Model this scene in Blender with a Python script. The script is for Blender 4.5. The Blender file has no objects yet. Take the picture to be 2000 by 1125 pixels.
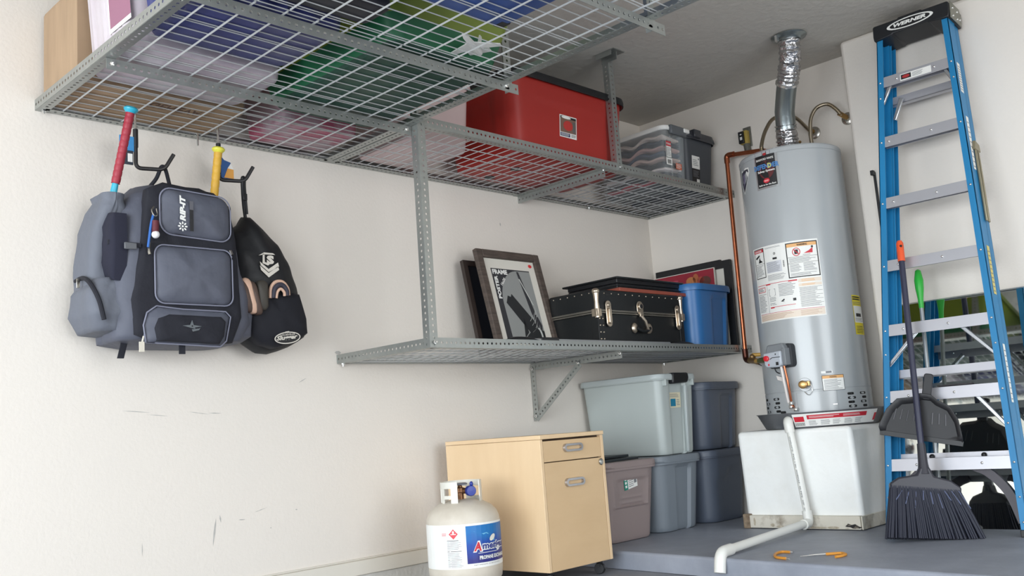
import bpy, bmesh, math, random
from mathutils import Vector, Matrix
random.seed(7)
PI = math.pi
SC = bpy.context.scene
COL = SC.collection

# ------------------------------------------------------------ camera, light, exposure
cam = bpy.data.cameras.new('camera')
cam.sensor_width = 36.0
cam.lens = 1846.33 / 2000 * 36
cam.clip_start = 0.05
camo = bpy.data.objects.new('camera', cam)
COL.objects.link(camo)
_y, _p, _r = 0.771758, 0.151639, -0.074331
_f = Vector((math.cos(_p)*math.cos(_y), math.cos(_p)*math.sin(_y), math.sin(_p)))
_rt = _f.cross(Vector((0, 0, 1))).normalized()
_u = _rt.cross(_f)
_r2 = _rt*math.cos(_r) + _u*math.sin(_r)
_u2 = _u*math.cos(_r) - _rt*math.sin(_r)
_m = Matrix((_r2, _u2, -_f)).transposed().to_4x4()
_m.translation = Vector((-4.88199, -3.49173, 0.647058))
camo.matrix_world = _m
SC.camera = camo

w = bpy.data.worlds.new('world')
SC.world = w
w.use_nodes = True
nt = w.node_tree
nt.nodes.clear()
wo = nt.nodes.new('ShaderNodeOutputWorld')
wb = nt.nodes.new('ShaderNodeBackground')
sk = nt.nodes.new('ShaderNodeTexSky')
sk.sky_type = 'NISHITA'
sk.sun_disc = False
sk.sun_elevation = math.radians(55)
sk.sun_rotation = math.radians(60)
nt.links.new(sk.outputs[0], wb.inputs[0])
wb.inputs[1].default_value = 0.25
nt.links.new(wb.outputs[0], wo.inputs[0])

# daylight coming in through the open garage door behind the camera
def area(name, loc, look, sx, sy, power, color):
    l = bpy.data.lights.new(name, 'AREA')
    l.shape = 'RECTANGLE'
    l.size, l.size_y = sx, sy
    l.energy = power
    l.color = color
    o = bpy.data.objects.new(name, l)
    COL.objects.link(o)
    o.location = loc
    d = Vector(look) - Vector(loc)
    o.rotation_euler = d.to_track_quat('-Z', 'Y').to_euler()
    return o
area('garage_door_daylight', (-7.75, -2.9, 1.15), (0, -2.9, 1.15), 5.0, 2.1, 320, (0.895, 0.95, 1.0))
# weaker fill light added behind the camera, facing the left wall
area('side_fill_light', (-3.4, -6.40, 1.15), (-3.2, 0, 1.25), 3.0, 2.1, 120, (0.95, 0.97, 1.0))

SC.view_settings.view_transform = 'Standard'
SC.view_settings.look = 'None'
SC.view_settings.exposure = 0.02
SC.view_settings.gamma = 1.0
SC.view_settings.use_curve_mapping = False
SC.cycles.max_bounces = 10
SC.cycles.diffuse_bounces = 6
SC.cycles.glossy_bounces = 4
SC.cycles.transparent_max_bounces = 12
SC.cycles.use_denoising = True

# ------------------------------------------------------------ materials
def lin(c):
    return tuple((x/255/12.92 if x/255 <= 0.04045 else ((x/255+0.055)/1.055)**2.4) for x in c)
MATS = {}
def M(name, rgb, rough=0.6, metal=0.0, var=0.0, vscale=8.0, bump=0.0, bscale=60.0, spec=0.5,
      coat=0.0, stretch=None, rgb2=None, emit=0.0, thr=None):
    """procedural principled material; var mixes in noise towards rgb2 or a darker tone"""
    if name in MATS: return MATS[name]
    m = bpy.data.materials.new(name)
    m.use_nodes = True
    t = m.node_tree
    b = t.nodes['Principled BSDF']
    c = lin(rgb)
    b.inputs['Base Color'].default_value = (*c, 1)
    b.inputs['Roughness'].default_value = rough
    b.inputs['Metallic'].default_value = metal
    b.inputs['Specular IOR Level'].default_value = spec
    if coat: b.inputs['Coat Weight'].default_value = coat
    if var or bump:
        tc = t.nodes.new('ShaderNodeTexCoord')
        mp = t.nodes.new('ShaderNodeMapping')
        t.links.new(tc.outputs['Object'], mp.inputs[0])
        if stretch: mp.inputs['Scale'].default_value = stretch
    if var:
        n = t.nodes.new('ShaderNodeTexNoise')
        n.inputs['Scale'].default_value = vscale
        n.inputs['Detail'].default_value = 6
        n.inputs['Roughness'].default_value = 0.6
        t.links.new(mp.outputs[0], n.inputs['Vector'])
        r = t.nodes.new('ShaderNodeMapRange')
        lo, hi = thr if thr else (0.3, 0.7)
        r.inputs['From Min'].default_value = lo
        r.inputs['From Max'].default_value = hi
        r.inputs['To Max'].default_value = var
        t.links.new(n.outputs['Fac'], r.inputs['Value'])
        mx = t.nodes.new('ShaderNodeMix')
        mx.data_type = 'RGBA'
        mx.inputs['A'].default_value = (*c, 1)
        c2 = lin(rgb2) if rgb2 else tuple(x*0.45 for x in c)
        mx.inputs['B'].default_value = (*c2, 1)
        t.links.new(r.outputs[0], mx.inputs['Factor'])
        t.links.new(mx.outputs['Result'], b.inputs['Base Color'])
    if bump:
        n2 = t.nodes.new('ShaderNodeTexNoise')
        n2.inputs['Scale'].default_value = bscale
        n2.inputs['Detail'].default_value = 3
        t.links.new(mp.outputs[0], n2.inputs['Vector'])
        bp = t.nodes.new('ShaderNodeBump')
        bp.inputs['Strength'].default_value = bump
        bp.inputs['Distance'].default_value = 0.01
        t.links.new(n2.outputs['Fac'], bp.inputs['Height'])
        t.links.new(bp.outputs[0], b.inputs['Normal'])
    MATS[name] = m
    return m

def clear_plastic(name, rgb, alpha):
    """hazy see-through polypropylene"""
    m = bpy.data.materials.new(name)
    m.use_nodes = True
    t = m.node_tree
    b = t.nodes['Principled BSDF']
    b.inputs['Base Color'].default_value = (*lin(rgb), 1)
    b.inputs['Roughness'].default_value = 0.3
    b.inputs['Alpha'].default_value = alpha
    MATS[name] = m
    return m

wall_m = M('wall_paint', (223, 216, 207), 0.75, bump=0.10, bscale=70, var=0.2, vscale=1.5, rgb2=(215, 210, 203))
ceil_m = M('ceiling_paint', (196, 192, 184), 0.85, bump=0.4, bscale=28, var=0.15, vscale=2.5, rgb2=(182, 178, 170))
conc_m = M('painted_concrete', (150, 155, 166), 0.5, var=0.7, vscale=5, rgb2=(122, 127, 138), bump=0.15, bscale=30)
conc2_m = M('garage_concrete', (140, 143, 150), 0.6, var=0.5, vscale=4, rgb2=(106, 109, 116), bump=0.15, bscale=30)
stem_m = M('painted_stem_wall', (208, 206, 200), 0.8, var=0.3, vscale=20, bump=0.3, bscale=50)
trim_m = M('trim_paint', (216, 211, 200), 0.5)
galv = M('galvanised_steel', (170, 173, 170), 0.36, metal=0.75, var=0.4, vscale=30, rgb2=(140, 146, 144))
wire_m = M('zinc_wire', (196, 198, 198), 0.4, metal=0.35)
zinc_m = M('bright_zinc', (225, 225, 222), 0.25, metal=0.9)
black_m = M('black_plastic', (22, 23, 26), 0.45)
white_m = M('white_print', (232, 232, 228), 0.5)
ink_m = M('black_ink', (25, 25, 28), 0.5)
gray_ink = M('grey_ink', (120, 122, 126), 0.6)
red_ink = M('red_ink', (196, 34, 52), 0.5)
steel_m = M('stainless_steel', (190, 186, 178), 0.25, metal=1.0)
alu_m = M('aluminium', (188, 188, 194), 0.38, metal=0.6)
chrome_m = M('chrome', (210, 205, 198), 0.15, metal=1.0)
brass_m = M('brass', (176, 142, 92), 0.3, metal=0.9)
copper_m = M('copper_pipe_metal', (190, 112, 78), 0.32, metal=0.9, var=0.45, vscale=14, rgb2=(110, 62, 44))

# ------------------------------------------------------------ mesh building
class MB:
    def __init__(s):
        s.v = []; s.f = []; s.mi = []; s.mats = []; s.cur = 0
    def mat(s, m):
        if m not in s.mats: s.mats.append(m)
        s.cur = s.mats.index(m); return s
    def add(s, vs, fs):
        o = len(s.v)
        s.v += [Vector(p) for p in vs]
        for f in fs:
            s.f.append([i+o for i in f]); s.mi.append(s.cur)
        return s
    def box(s, x0, y0, z0, x1, y1, z1, T=None):
        if x0 > x1: x0, x1 = x1, x0
        if y0 > y1: y0, y1 = y1, y0
        if z0 > z1: z0, z1 = z1, z0
        vs = [Vector((x, y, z)) for z in (z0, z1) for y in (y0, y1) for x in (x0, x1)]
        if T: vs = [T(p) if callable(T) else T @ p for p in vs]
        return s.add(vs, [(0,2,3,1),(4,5,7,6),(0,1,5,4),(2,6,7,3),(0,4,6,2),(1,3,7,5)])
    def tube(s, pts, r, n=10, caps=True, rs=None):
        pts = [Vector(p) for p in pts]
        rings = []
        up = None
        for i, p in enumerate(pts):
            a = pts[max(i-1, 0)]; b = pts[min(i+1, len(pts)-1)]
            d = (b-a).normalized()
            if up is None:
                up = Vector((0, 0, 1)) if abs(d.z) < 0.9 else Vector((1, 0, 0))
            e1 = (up - d*up.dot(d)).normalized()
            up = e1
            e2 = d.cross(e1)
            rr = rs[i] if rs else r
            rings.append([p + e1*rr*math.cos(2*PI*k/n) + e2*rr*math.sin(2*PI*k/n) for k in range(n)])
        vs = [q for g in rings for q in g]
        fs = []
        for i in range(len(pts)-1):
            for k in range(n):
                k2 = (k+1) % n
                fs.append((i*n+k, i*n+k2, (i+1)*n+k2, (i+1)*n+k))
        if caps:
            fs.append(tuple(range(n-1, -1, -1)))
            fs.append(tuple((len(pts)-1)*n+k for k in range(n)))
        return s.add(vs, fs)
    def lathe(s, prof, c=(0,0,0), n=48, axis=(0,0,1)):
        """prof: list of (r, h) along axis from c"""
        ax = Vector(axis).normalized(); c = Vector(c)
        e1 = (Vector((1,0,0)) if abs(ax.x) < 0.9 else Vector((0,1,0)))
        e1 = (e1 - ax*e1.dot(ax)).normalized(); e2 = ax.cross(e1)
        vs = []; fs = []
        for r, h in prof:
            vs += [c + ax*h + e1*r*math.cos(2*PI*k/n) + e2*r*math.sin(2*PI*k/n) for k in range(n)]
        for i in range(len(prof)-1):
            for k in range(n):
                k2 = (k+1) % n
                fs.append((i*n+k, i*n+k2, (i+1)*n+k2, (i+1)*n+k))
        if prof[0][0] > 1e-6: fs.append(tuple(range(n-1, -1, -1)))
        if prof[-1][0] > 1e-6: fs.append(tuple((len(prof)-1)*n+k for k in range(n)))
        return s.add(vs, fs)
    def ball(s, c, r, n=12, sc=(1,1,1)):
        prof = [(max(r*math.sin(PI*i/8), 1e-7), -r*math.cos(PI*i/8)) for i in range(9)]
        o = len(s.v)
        s.lathe(prof, (0,0,0), n)
        for i in range(o, len(s.v)):
            p = s.v[i]; s.v[i] = Vector((p.x*sc[0]+c[0], p.y*sc[1]+c[1], p.z*sc[2]+c[2]))
        return s
    def prism(s, poly, map0, map1):
        """poly of (u,v); map0/map1 give the two faces in 3d"""
        n = len(poly)
        vs = [map0(u, v) for u, v in poly] + [map1(u, v) for u, v in poly]
        fs = [tuple(range(n)), tuple(range(2*n-1, n-1, -1))]
        fs += [(i, i+n, (i+1) % n+n, (i+1) % n) for i in range(n)]
        return s.add(vs, fs)
    def pillow(s, poly, T, mp, rings=6, power=0.5, back=0.0, crease=None):
        """inflated pad: poly (u,v) outline, thickness T, mp(u,v,w)->3d"""
        cx = sum(p[0] for p in poly)/len(poly); cy = sum(p[1] for p in poly)/len(poly)
        n = len(poly); vs = [mp(u, v, -back) for u, v in poly]
        for i in range(rings):
            t = i/(rings)
            k = 1 - t*t*0.97 if i else 1.0
            k = math.cos(t*PI/2*0.97) if i else 1.0
            wv = T*(1-k**2)**power if i else 0.0
            for u, v in poly:
                uu = cx+(u-cx)*k; vv = cy+(v-cy)*k
                e = crease(uu, vv) if crease else 0
                vs.append(mp(uu, vv, wv + e*min(1, t*3)))
        vs.append(mp(cx, cy, T))
        fs = []
        for i in range(rings):
            for j in range(n):
                j2 = (j+1) % n
                fs.append((i*n+j, i*n+j2, (i+1)*n+j2, (i+1)*n+j))
        o = rings*n
        for j in range(n):
            fs.append((o+j, o+(j+1) % n, o+n))
        fs.append(tuple(range(n-1, -1, -1)))
        return s.add(vs, fs)
    def build(s, name, parent=None, bevel=0.0, smooth=True, origin=None, seg=2, angle=35, solid=0.0, recalc=True):
        vs = s.v
        if origin is not None:
            o3 = Vector(origin); vs = [p-o3 for p in vs]
        me = bpy.data.meshes.new(name)
        me.from_pydata([tuple(p) for p in vs], [], s.f)
        for m in s.mats: me.materials.append(m)
        if not s.mats: me.materials.append(black_m)
        me.polygons.foreach_set('material_index', s.mi)
        if recalc:
            bm = bmesh.new(); bm.from_mesh(me)
            bmesh.ops.recalc_face_normals(bm, faces=bm.faces)
            bm.to_mesh(me); bm.free()
        if smooth:
            me.shade_smooth()
            me.set_sharp_from_angle(angle=math.radians(angle))
        me.update()
        o = bpy.data.objects.new(name, me)
        COL.objects.link(o)
        if parent: o.parent = parent
        elif origin is not None: o.location = origin
        if solid:
            md = o.modifiers.new('solid', 'SOLIDIFY'); md.thickness = solid; md.offset = 0
        if bevel:
            md = o.modifiers.new('bevel', 'BEVEL'); md.width = bevel; md.segments = seg
            md.limit_method = 'ANGLE'; md.angle_limit = math.radians(40)
        return o

def thing(name, label, cat, loc=(0,0,0), rz=0.0, group=None):
    o = bpy.data.objects.new(name, None)
    COL.objects.link(o)
    o.empty_display_size = 0.05
    o.location = loc; o.rotation_euler = (0, 0, rz)
    o['label'] = label; o['category'] = cat
    if group: o['group'] = group
    return o
def tag(o, label, cat, group=None):
    o['label'] = label; o['category'] = cat
    if group: o['group'] = group
    return o
def struct(o):
    o['kind'] = 'structure'; return o
def stuff(o):
    o['kind'] = 'stuff'; return o
def lab(o, text):
    o['label'] = text; return o
def off(o3):
    """world -> local shift for unrotated things"""
    o3 = Vector(o3)
    return lambda x, y, z: Vector((x, y, z)) - o3
def arc_pts(pts, r, k=5):
    """round the corners of a polyline"""
    pts = [Vector(p) for p in pts]; out = [pts[0]]
    for i in range(1, len(pts)-1):
        a, b, c = pts[i-1], pts[i], pts[i+1]
        d1 = (a-b); d2 = (c-b)
        rr = min(r, d1.length*0.45, d2.length*0.45)
        p1 = b+d1.normalized()*rr; p2 = b+d2.normalized()*rr
        for j in range(k+1):
            t = j/k
            out.append(p1*(1-t)**2 + b*2*t*(1-t) + p2*t*t)
    out.append(pts[-1]); return out
def spline(pts, n=8):
    P = [Vector(p) for p in pts]; P = [P[0]*2-P[1]] + P + [P[-1]*2-P[-2]]
    out = []
    for i in range(1, len(P)-2):
        for j in range(n):
            t = j/n
            out.append(0.5*((2*P[i]) + (P[i+1]-P[i-1])*t + (2*P[i-1]-5*P[i]+4*P[i+1]-P[i+2])*t*t + (3*P[i]-P[i-1]-3*P[i+1]+P[i+2])*t**3))
    out.append(P[-2]); return out
def rrect(x0, y0, x1, y1, r, k=4):
    out = []
    for cx, cy, a0 in ((x1-r, y1-r, 0), (x0+r, y1-r, 90), (x0+r, y0+r, 180), (x1-r, y0+r, 270)):
        for i in range(k+1):
            a = math.radians(a0+90*i/k)
            out.append((cx+r*math.cos(a), cy+r*math.sin(a)))
    return out
def densify(poly, step):
    out = []
    for i, p in enumerate(poly):
        q = poly[(i+1) % len(poly)]
        n = max(1, int(math.hypot(q[0]-p[0], q[1]-p[1])/step))
        for k in range(n):
            out.append((p[0]+(q[0]-p[0])*k/n, p[1]+(q[1]-p[1])*k/n))
    return out

# flat print (labels, stickers, logos)
_glyph = {}
def glyphs(txt, shear=0.0, bold=0.0):
    key = (txt, shear, bold)
    if key in _glyph: return _glyph[key]
    cu = bpy.data.curves.new('text', 'FONT')
    cu.body = txt; cu.size = 1; cu.shear = shear; cu.offset = bold; cu.resolution_u = 2
    ob = bpy.data.objects.new('text', cu); COL.objects.link(ob)
    dg = bpy.context.evaluated_depsgraph_get(); dg.update()
    me = ob.evaluated_get(dg).to_mesh()
    vs = [(v.co.x, v.co.y) for v in me.vertices]; fs = [tuple(p.vertices) for p in me.polygons]
    ob.evaluated_get(dg).to_mesh_clear()
    bpy.data.objects.remove(ob); bpy.data.curves.remove(cu)
    x0 = min(v[0] for v in vs); x1 = max(v[0] for v in vs)
    y0 = min(v[1] for v in vs); y1 = max(v[1] for v in vs)
    vs = [((x-x0)/(x1-x0), (y-y0)/(y1-y0)) for x, y in vs]
    _glyph[key] = (vs, fs); return _glyph[key]
class Print:
    """flat print in (u,v); mp(u,v,w) places it, w = lift off the surface"""
    def __init__(s, mp, lift=0.0008):
        s.mb = MB(); s.mp = mp; s.lift = lift; s.n = 0
    def _w(s, layer): return s.lift*(1+0.6*layer)
    def poly(s, pts, m, layer=0):
        w_ = s._w(layer); s.mb.mat(m)
        s.mb.add([s.mp(u, v, w_) for u, v in pts], [tuple(range(len(pts)))]); return s
    def rect(s, u0, v0, u1, v1, m, layer=0, n=None):
        w_ = s._w(layer); s.mb.mat(m)
        n = n or max(1, int(abs(u1-u0)/0.02))
        vs = []
        for i in range(n+1):
            u = u0+(u1-u0)*i/n
            vs += [s.mp(u, v0, w_), s.mp(u, v1, w_)]
        s.mb.add(vs, [(2*i, 2*i+2, 2*i+3, 2*i+1) for i in range(n)]); return s
    def frame(s, u0, v0, u1, v1, t, m, layer=1):
        s.rect(u0, v0, u1, v0+t, m, layer); s.rect(u0, v1-t, u1, v1, m, layer)
        s.rect(u0, v0+t, u0+t, v1-t, m, layer); s.rect(u1-t, v0+t, u1, v1-t, m, layer); return s
    def ell(s, cu, cv, ru, rv, m, layer=0, n=28, rot=0):
        ca, sa = math.cos(rot), math.sin(rot)
        return s.poly([(cu+ru*math.cos(2*PI*k/n)*ca-rv*math.sin(2*PI*k/n)*sa, cv+ru*math.cos(2*PI*k/n)*sa+rv*math.sin(2*PI*k/n)*ca) for k in range(n)], m, layer)
    def text(s, txt, u, v, wd, h, m, layer=2, rot=0, shear=0.0, bold=0.0):
        """box (u,v)-(u+wd,v+h) before rotation about (u,v)"""
        vs, fs = glyphs(txt, shear, bold); w_ = s._w(layer); s.mb.mat(m)
        ca, sa = math.cos(rot), math.sin(rot)
        s.mb.add([s.mp(u+x*wd*ca-y*h*sa, v+x*wd*sa+y*h*ca, w_) for x, y in vs], fs); return s
    def lines(s, u0, v0, u1, v1, n, m, layer=2, fill=0.35, ragged=True):
        for i in range(n):
            v = v1-(i+0.5)*(v1-v0)/n; h = (v1-v0)/n*fill
            e = u1 - (random.random()*0.3*(u1-u0) if ragged else 0)
            s.rect(u0, v-h/2, e, v+h/2, m, layer)
        return s
    def build(s, name, parent):
        return s.mb.build(name, parent, smooth=False, recalc=False)

def cyl_map(cx, cy, r, th0):
    """u = arc length to the right (angle grows), v = height"""
    def f(u, v, w_):
        a = math.radians(th0)+u/r
        return Vector((cx+(r+w_)*math.cos(a), cy+(r+w_)*math.sin(a), v))
    return f

# ------------------------------------------------------------ the garage shell
HC = 2.5537
ZP = 0.08
GX, GY = -7.6, -6.2
b = MB().mat(conc2_m); b.box(GX-0.2, GY, -0.12, -1.3, 0, 0.0)
struct(b.build('floor', smooth=False))
b = MB().mat(conc_m)
edge = [(-1.385, 0.0), (-1.42, -0.7), (-1.50, -1.4), (-1.56, -2.0), (-1.62, -2.6), (-1.75, -4.0), (-1.9, GY)]
poly = edge + [(0.0, GY), (0.0, 0.0)]
b.prism(poly, lambda u, v: Vector((u, v, ZP)), lambda u, v: Vector((u, v, -0.1)))
o = struct(b.build('floor_platform', smooth=True, bevel=0.012, seg=3, angle=30))
b = MB().mat(M('joint_gap', (40, 42, 46), 0.9))
for i in range(len(edge)-1):
    (x0, y0), (x1, y1) = edge[i], edge[i+1]
    b.add([(x0-0.006, y0, 0.0008), (x0+0.001, y0, 0.0008), (x1+0.001, y1, 0.0008), (x1-0.006, y1, 0.0008)], [(0,1,2,3)])
b.build('joint', bpy.data.objects['floor'], smooth=False)
b = MB().mat(ceil_m); b.box(GX-0.2, GY, HC, 0.3, 0.15, HC+0.1)
struct(b.build('ceiling', smooth=False))
b = MB().mat(wall_m); b.box(GX-0.2, 0.0, 0.0, 0.0, 0.15, HC)
wall_left = struct(b.build('wall_left', smooth=False))
b = MB().mat(stem_m); b.box(GX, -0.004, 0.0, -1.385, 0.001, 0.087)
b.build('stem_wall', wall_left, bevel=0.002)
b = MB().mat(wall_m); b.box(0.0, -1.6, 0.0, 0.15, 0.15, HC)
struct(b.build('wall_back', smooth=False))
b = MB().mat(wall_m)
b.box(-0.205, GY, 0.0, 0.15, -1.475, HC)
struct(b.build('wall_right', smooth=True, bevel=0.02, seg=3))
b = MB().mat(wall_m); b.box(GX-0.2, GY-0.15, 0.0, -5.0, GY, HC); b.box(-1.8, GY-0.15, 0.0, 0.15, GY, HC); b.box(-5.0, GY-0.15, 2.25, -1.8, GY, HC)  # unseen wall; its opening is added to let the fill light in
struct(b.build('wall_front', smooth=False))
b = MB().mat(wall_m)                      # wall around the garage door opening
b.box(GX-0.15, -0.35, 0, GX, 0.0, HC); b.box(GX-0.15, GY, 0, GX, -5.45, HC); b.box(GX-0.15, -5.45, 2.25, GX, -0.35, HC)
struct(b.build('wall_door_side', smooth=False))
b = MB().mat(trim_m)
b.box(GX, -0.013, 0.087, -1.385, 0, 0.150)
b.box(GX, -0.009, 0.150, -1.385, 0, 0.158)
struct(b.build('baseboard_left', bevel=0.003))
b = MB().mat(M('driveway_concrete', (170, 168, 162), 0.9, var=0.3, vscale=2)); b.box(-20, -16, -0.14, GX-0.2, 8, -0.02)
struct(b.build('driveway', smooth=False))

# scuffs and scratches on the left wall
scuff_m = M('scuff', (172, 170, 166), 0.9, var=0.5, vscale=40, rgb2=(205, 202, 196))
def scuff(x0, z0, x1, z1, wd):
    d = Vector((x1-x0, 0, z1-z0)); n = Vector((-d.z, 0, d.x)).normalized()*wd/2
    pts = []
    k = 8
    for i in range(k+1):
        t = i/k; wv = math.sin(PI*t)*(0.6+0.4*random.random())
        pts.append((Vector((x0, 0, z0))+d*t, wv))
    b = MB().mat(scuff_m)
    vs = [p+n*wv for p, wv in pts]+[p-n*wv for p, wv in reversed(pts)]
    b.add([(v.x, -0.0006, v.z) for v in vs], [tuple(range(len(vs)))])
    b.build('scuff_mark', wall_left, smooth=False)
for a in ((-3.036,0.405,-3.052,0.300,0.010), (-3.02,0.415,-3.016,0.385,0.007), (-2.87,0.408,-2.81,0.422,0.003),
          (-3.40,0.833,-3.29,0.822,0.004), (-3.30,0.815,-3.22,0.806,0.003), (-3.14,0.820,-3.05,0.806,0.003), (-3.06,0.812,-3.0,0.809,0.004),
          (-2.64,0.925,-2.60,0.945,0.004), (-1.349,1.765,-1.347,1.745,0.012), (-2.45,1.056,-2.415,1.055,0.022),
          (-2.94,0.387,-2.91,0.385,0.005), (-3.33,0.35,-3.33,0.30,0.004), (-2.68,0.40,-2.67,0.397,0.006), (-2.80,0.34,-2.795,0.338,0.006)):
    scuff(*a)

# ------------------------------------------------------------ racks of punched angle steel
def flange(b, p0, du, dv, L, wd, holes=True, hr=0.0054, pitch=0.0254, mirror=False):
    """flat strip from p0 along du, width along dv, with a row of punched holes"""
    p0 = Vector(p0); du = Vector(du).normalized(); dv = Vector(dv).normalized()
    P = lambda u, v: p0+du*u+dv*v
    if not holes:
        b.add([P(0,0), P(L,0), P(L,wd), P(0,wd)], [(0,1,2,3)]); return
    n = max(1, round(L/pitch)); q = L/n
    for i in range(n):
        u0 = i*q; c = (u0+q/2, wd*0.5)
        outer = [(u0+q, c[1]), (u0+q, wd), (c[0], wd), (u0, wd), (u0, c[1]), (u0, 0), (c[0], 0), (u0+q, 0)]
        inner = [(c[0]+hr*math.cos(k*PI/4), c[1]+hr*math.sin(k*PI/4)) for k in range(8)]
        b.add([P(*t) for t in outer]+[P(*t) for t in inner], [(k, (k+1) % 8, 8+(k+1) % 8, 8+k) for k in range(8)])
def angle(name, parent, p0, p1, d1, d2, wd=0.038, holes=(True, True), o3=(0,0,0)):
    """L profile from p0 to p1 with flanges along d1 and d2"""
    b = MB().mat(galv)
    p0 = Vector(p0)-Vector(o3); p1 = Vector(p1)-Vector(o3); u = p1-p0; L = u.length
    flange(b, p0, u, d1, L, wd, holes[0])
    flange(b, p0, u, d2, L, wd, holes[1])
    me_o = b.build(name, parent, smooth=False, recalc=False)
    bm = bmesh.new(); bm.from_mesh(me_o.data)
    bmesh.ops.remove_doubles(bm, verts=bm.verts, dist=1e-5)
    bm.to_mesh(me_o.data); bm.free()
    md = me_o.modifiers.new('solid', 'SOLIDIFY'); md.thickness = 0.0018; md.offset = 0
    return me_o
def bolt(parent, p, d, o3):
    b = MB().mat(zinc_m)
    b.lathe([(0.0085, 0), (0.0085, 0.005), (0.004, 0.006), (0.004, 0.014), (0.0001, 0.014)], Vector(p)-Vector(o3), 6, d)
    return b.build('bolt', parent, smooth=False)
def wires(name, parent, lines, o3):
    b = MB().mat(wire_m)
    for p0, p1, r in lines:
        b.tube([Vector(p0)-Vector(o3), Vector(p1)-Vector(o3)], r, 6)
    return stuff(b.build(name, parent))

XR = -2.44; XL = XR-1.264; Z1 = 1.929; Z2 = 1.0056; D = 0.639
RL, RT = 0.0032, 0.0021
# big overhead rack on the left
O = (XL, 0, Z1)
rack = thing('overhead_rack', 'large overhead steel rack at upper left, loaded with bins above the hanging bags', 'rack', O)
angle('frame_beam', rack, (XL, 0, Z1), (XL, -2.44, Z1), (0,0,1), (1,0,0), 0.04, o3=O)
angle('frame_beam', rack, (XR-0.003, 0, Z1), (XR-0.003, -2.44, Z1), (0,0,1), (-1,0,0), 0.04, o3=O)
angle('frame_beam', rack, (XL, -0.002, Z1), (XR, -0.002, Z1), (0,0,1), (0,-1,0), 0.04, o3=O)
angle('frame_beam', rack, (XL, -2.44, Z1), (XR, -2.44, Z1), (0,0,1), (0,1,0), 0.04, o3=O)
for y, x1 in ((-0.605, XR-0.005), (-1.19, -2.405), (-1.845, -2.385)):
    angle('cross_beam', rack, (XL+0.01 if y > -1 else XL-0.03, y, Z1-0.002), (x1, y, Z1-0.002), (0,0,-1), (0,1,0), 0.038, o3=O)
for y in (-1.19, -1.845):
    for x in (XL-0.004, XR+0.004):
        angle('ceiling_post', rack, (x, y, Z1-0.03), (x, y, HC-0.002), (1 if x < -3 else -1, 0, 0), (0,1,0), 0.038, o3=O)
for k in range(2):
    y0 = -0.02-k*1.205; y1 = y0-1.19
    ls = []
    for i in range(12):
        x = XL+0.085+0.1076*i
        if x < XR-0.01: ls.append(((x, y0, Z1+0.004), (x, y1, Z1+0.004), RL))
    j = 0; y = y0-0.012
    while y > y1:
        ls.append(((XL+0.012, y, Z1+0.009), (XR-0.012, y, Z1+0.009), RT))
        if j % 6 == 0: ls.append(((XL+0.012, y-0.013, Z1+0.009), (XR-0.012, y-0.013, Z1+0.009), RT))
        y -= 0.0525; j += 1
    ls.append(((XL+0.012, y1, Z1+0.009), (XR-0.012, y1, Z1+0.009), RT))
    wires('wire_deck', rack, ls, O)
bolt(rack, (-3.68, -0.02, Z1), (0,0,-1), O)
for x in (XL+0.03, XR-0.03):
    for y in (-0.605, -1.19): bolt(rack, (x, y, Z1-0.018), (0,-1,0), O)
# middle shelf
def side_shelf(name, label, Z, bracket):
    O = (XR, 0, Z)
    t = thing(name, label, 'shelf', O)
    angle('frame_beam', t, (XR, -D, Z), (0.0 if bracket else 0.0, -D, Z), (0,0,1), (0,1,0), 0.040, o3=O)
    angle('frame_beam', t, (XR+0.003, 0, Z), (XR+0.003, -D, Z), (0,0,1), (1,0,0), 0.040, o3=O)
    angle('frame_beam', t, (XR, -0.002, Z), (0, -0.002, Z), (0,0,1), (0,-1,0), 0.040, o3=O)
    angle('frame_beam', t, (-0.003, 0, Z), (-0.003, -D, Z), (0,0,1), (-1,0,0), 0.040, o3=O)
    for k in range(2):
        x0 = XR+0.02+k*1.205; x1 = x0+1.19
        ls = []
        for i in range(6):
            y = -0.055-0.1076*i
            ls.append(((x0, y, Z+0.004), (x1, y, Z+0.004), RL*0.8))
        j = 0; x = x0+0.012
        while x < x1:
            ls.append(((x, -0.012, Z+0.009), (x, -D+0.012, Z+0.009), RT))
            if j % 6 == 0: ls.append(((x+0.013, -0.012, Z+0.009), (x+0.013, -D+0.012, Z+0.009), RT))
            x += 0.0525; j += 1
        wires('wire_deck', t, ls, O)
    return t, O
mid, O = side_shelf('wall_shelf', 'upper galvanised wire shelf in the corner, carrying the red tote', Z1, False)
angle('cross_beam', mid, (-1.195, -0.0, Z1-0.002), (-1.195, -D+0.02, Z1-0.002), (0,0,-1), (-1,0,0), 0.038, o3=O)
bolt(mid, (-1.19, -D+0.03, Z1-0.002), (0,0,-1), O)
angle('ceiling_post', mid, (-1.115, -D-0.003, Z1+0.0), (-1.115, -D-0.003, HC-0.002), (1,0,0), (0,1,0), 0.038, o3=O)
b = MB().mat(galv); b.box(-1.16, -0.72, HC-0.005, -1.07, -0.60, HC-0.001); b.box(-1.116, -0.70, HC-0.045, -1.112, -0.60, HC-0.001)
b.box(-1.16, -0.70, HC-0.03, -1.157, -0.60, HC-0.004)
b.build('ceiling_bracket', mid, smooth=False, origin=O)
bolt(mid, (-1.10, -D-0.005, Z1+0.02), (0,-1,0), O)
bolt(mid, (-0.62, -0.03, Z1), (0,0,-1), O)
low, O = side_shelf('wall_shelf', 'lower galvanised wire shelf holding the poster frame, trunk and blue tote', Z2, True)
angle('corner_post', low, (XR, -D-0.003, Z2+0.0), (XR, -D-0.003, Z1+0.065), (1,0,0), (0,1,0), 0.040, o3=O)
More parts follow.
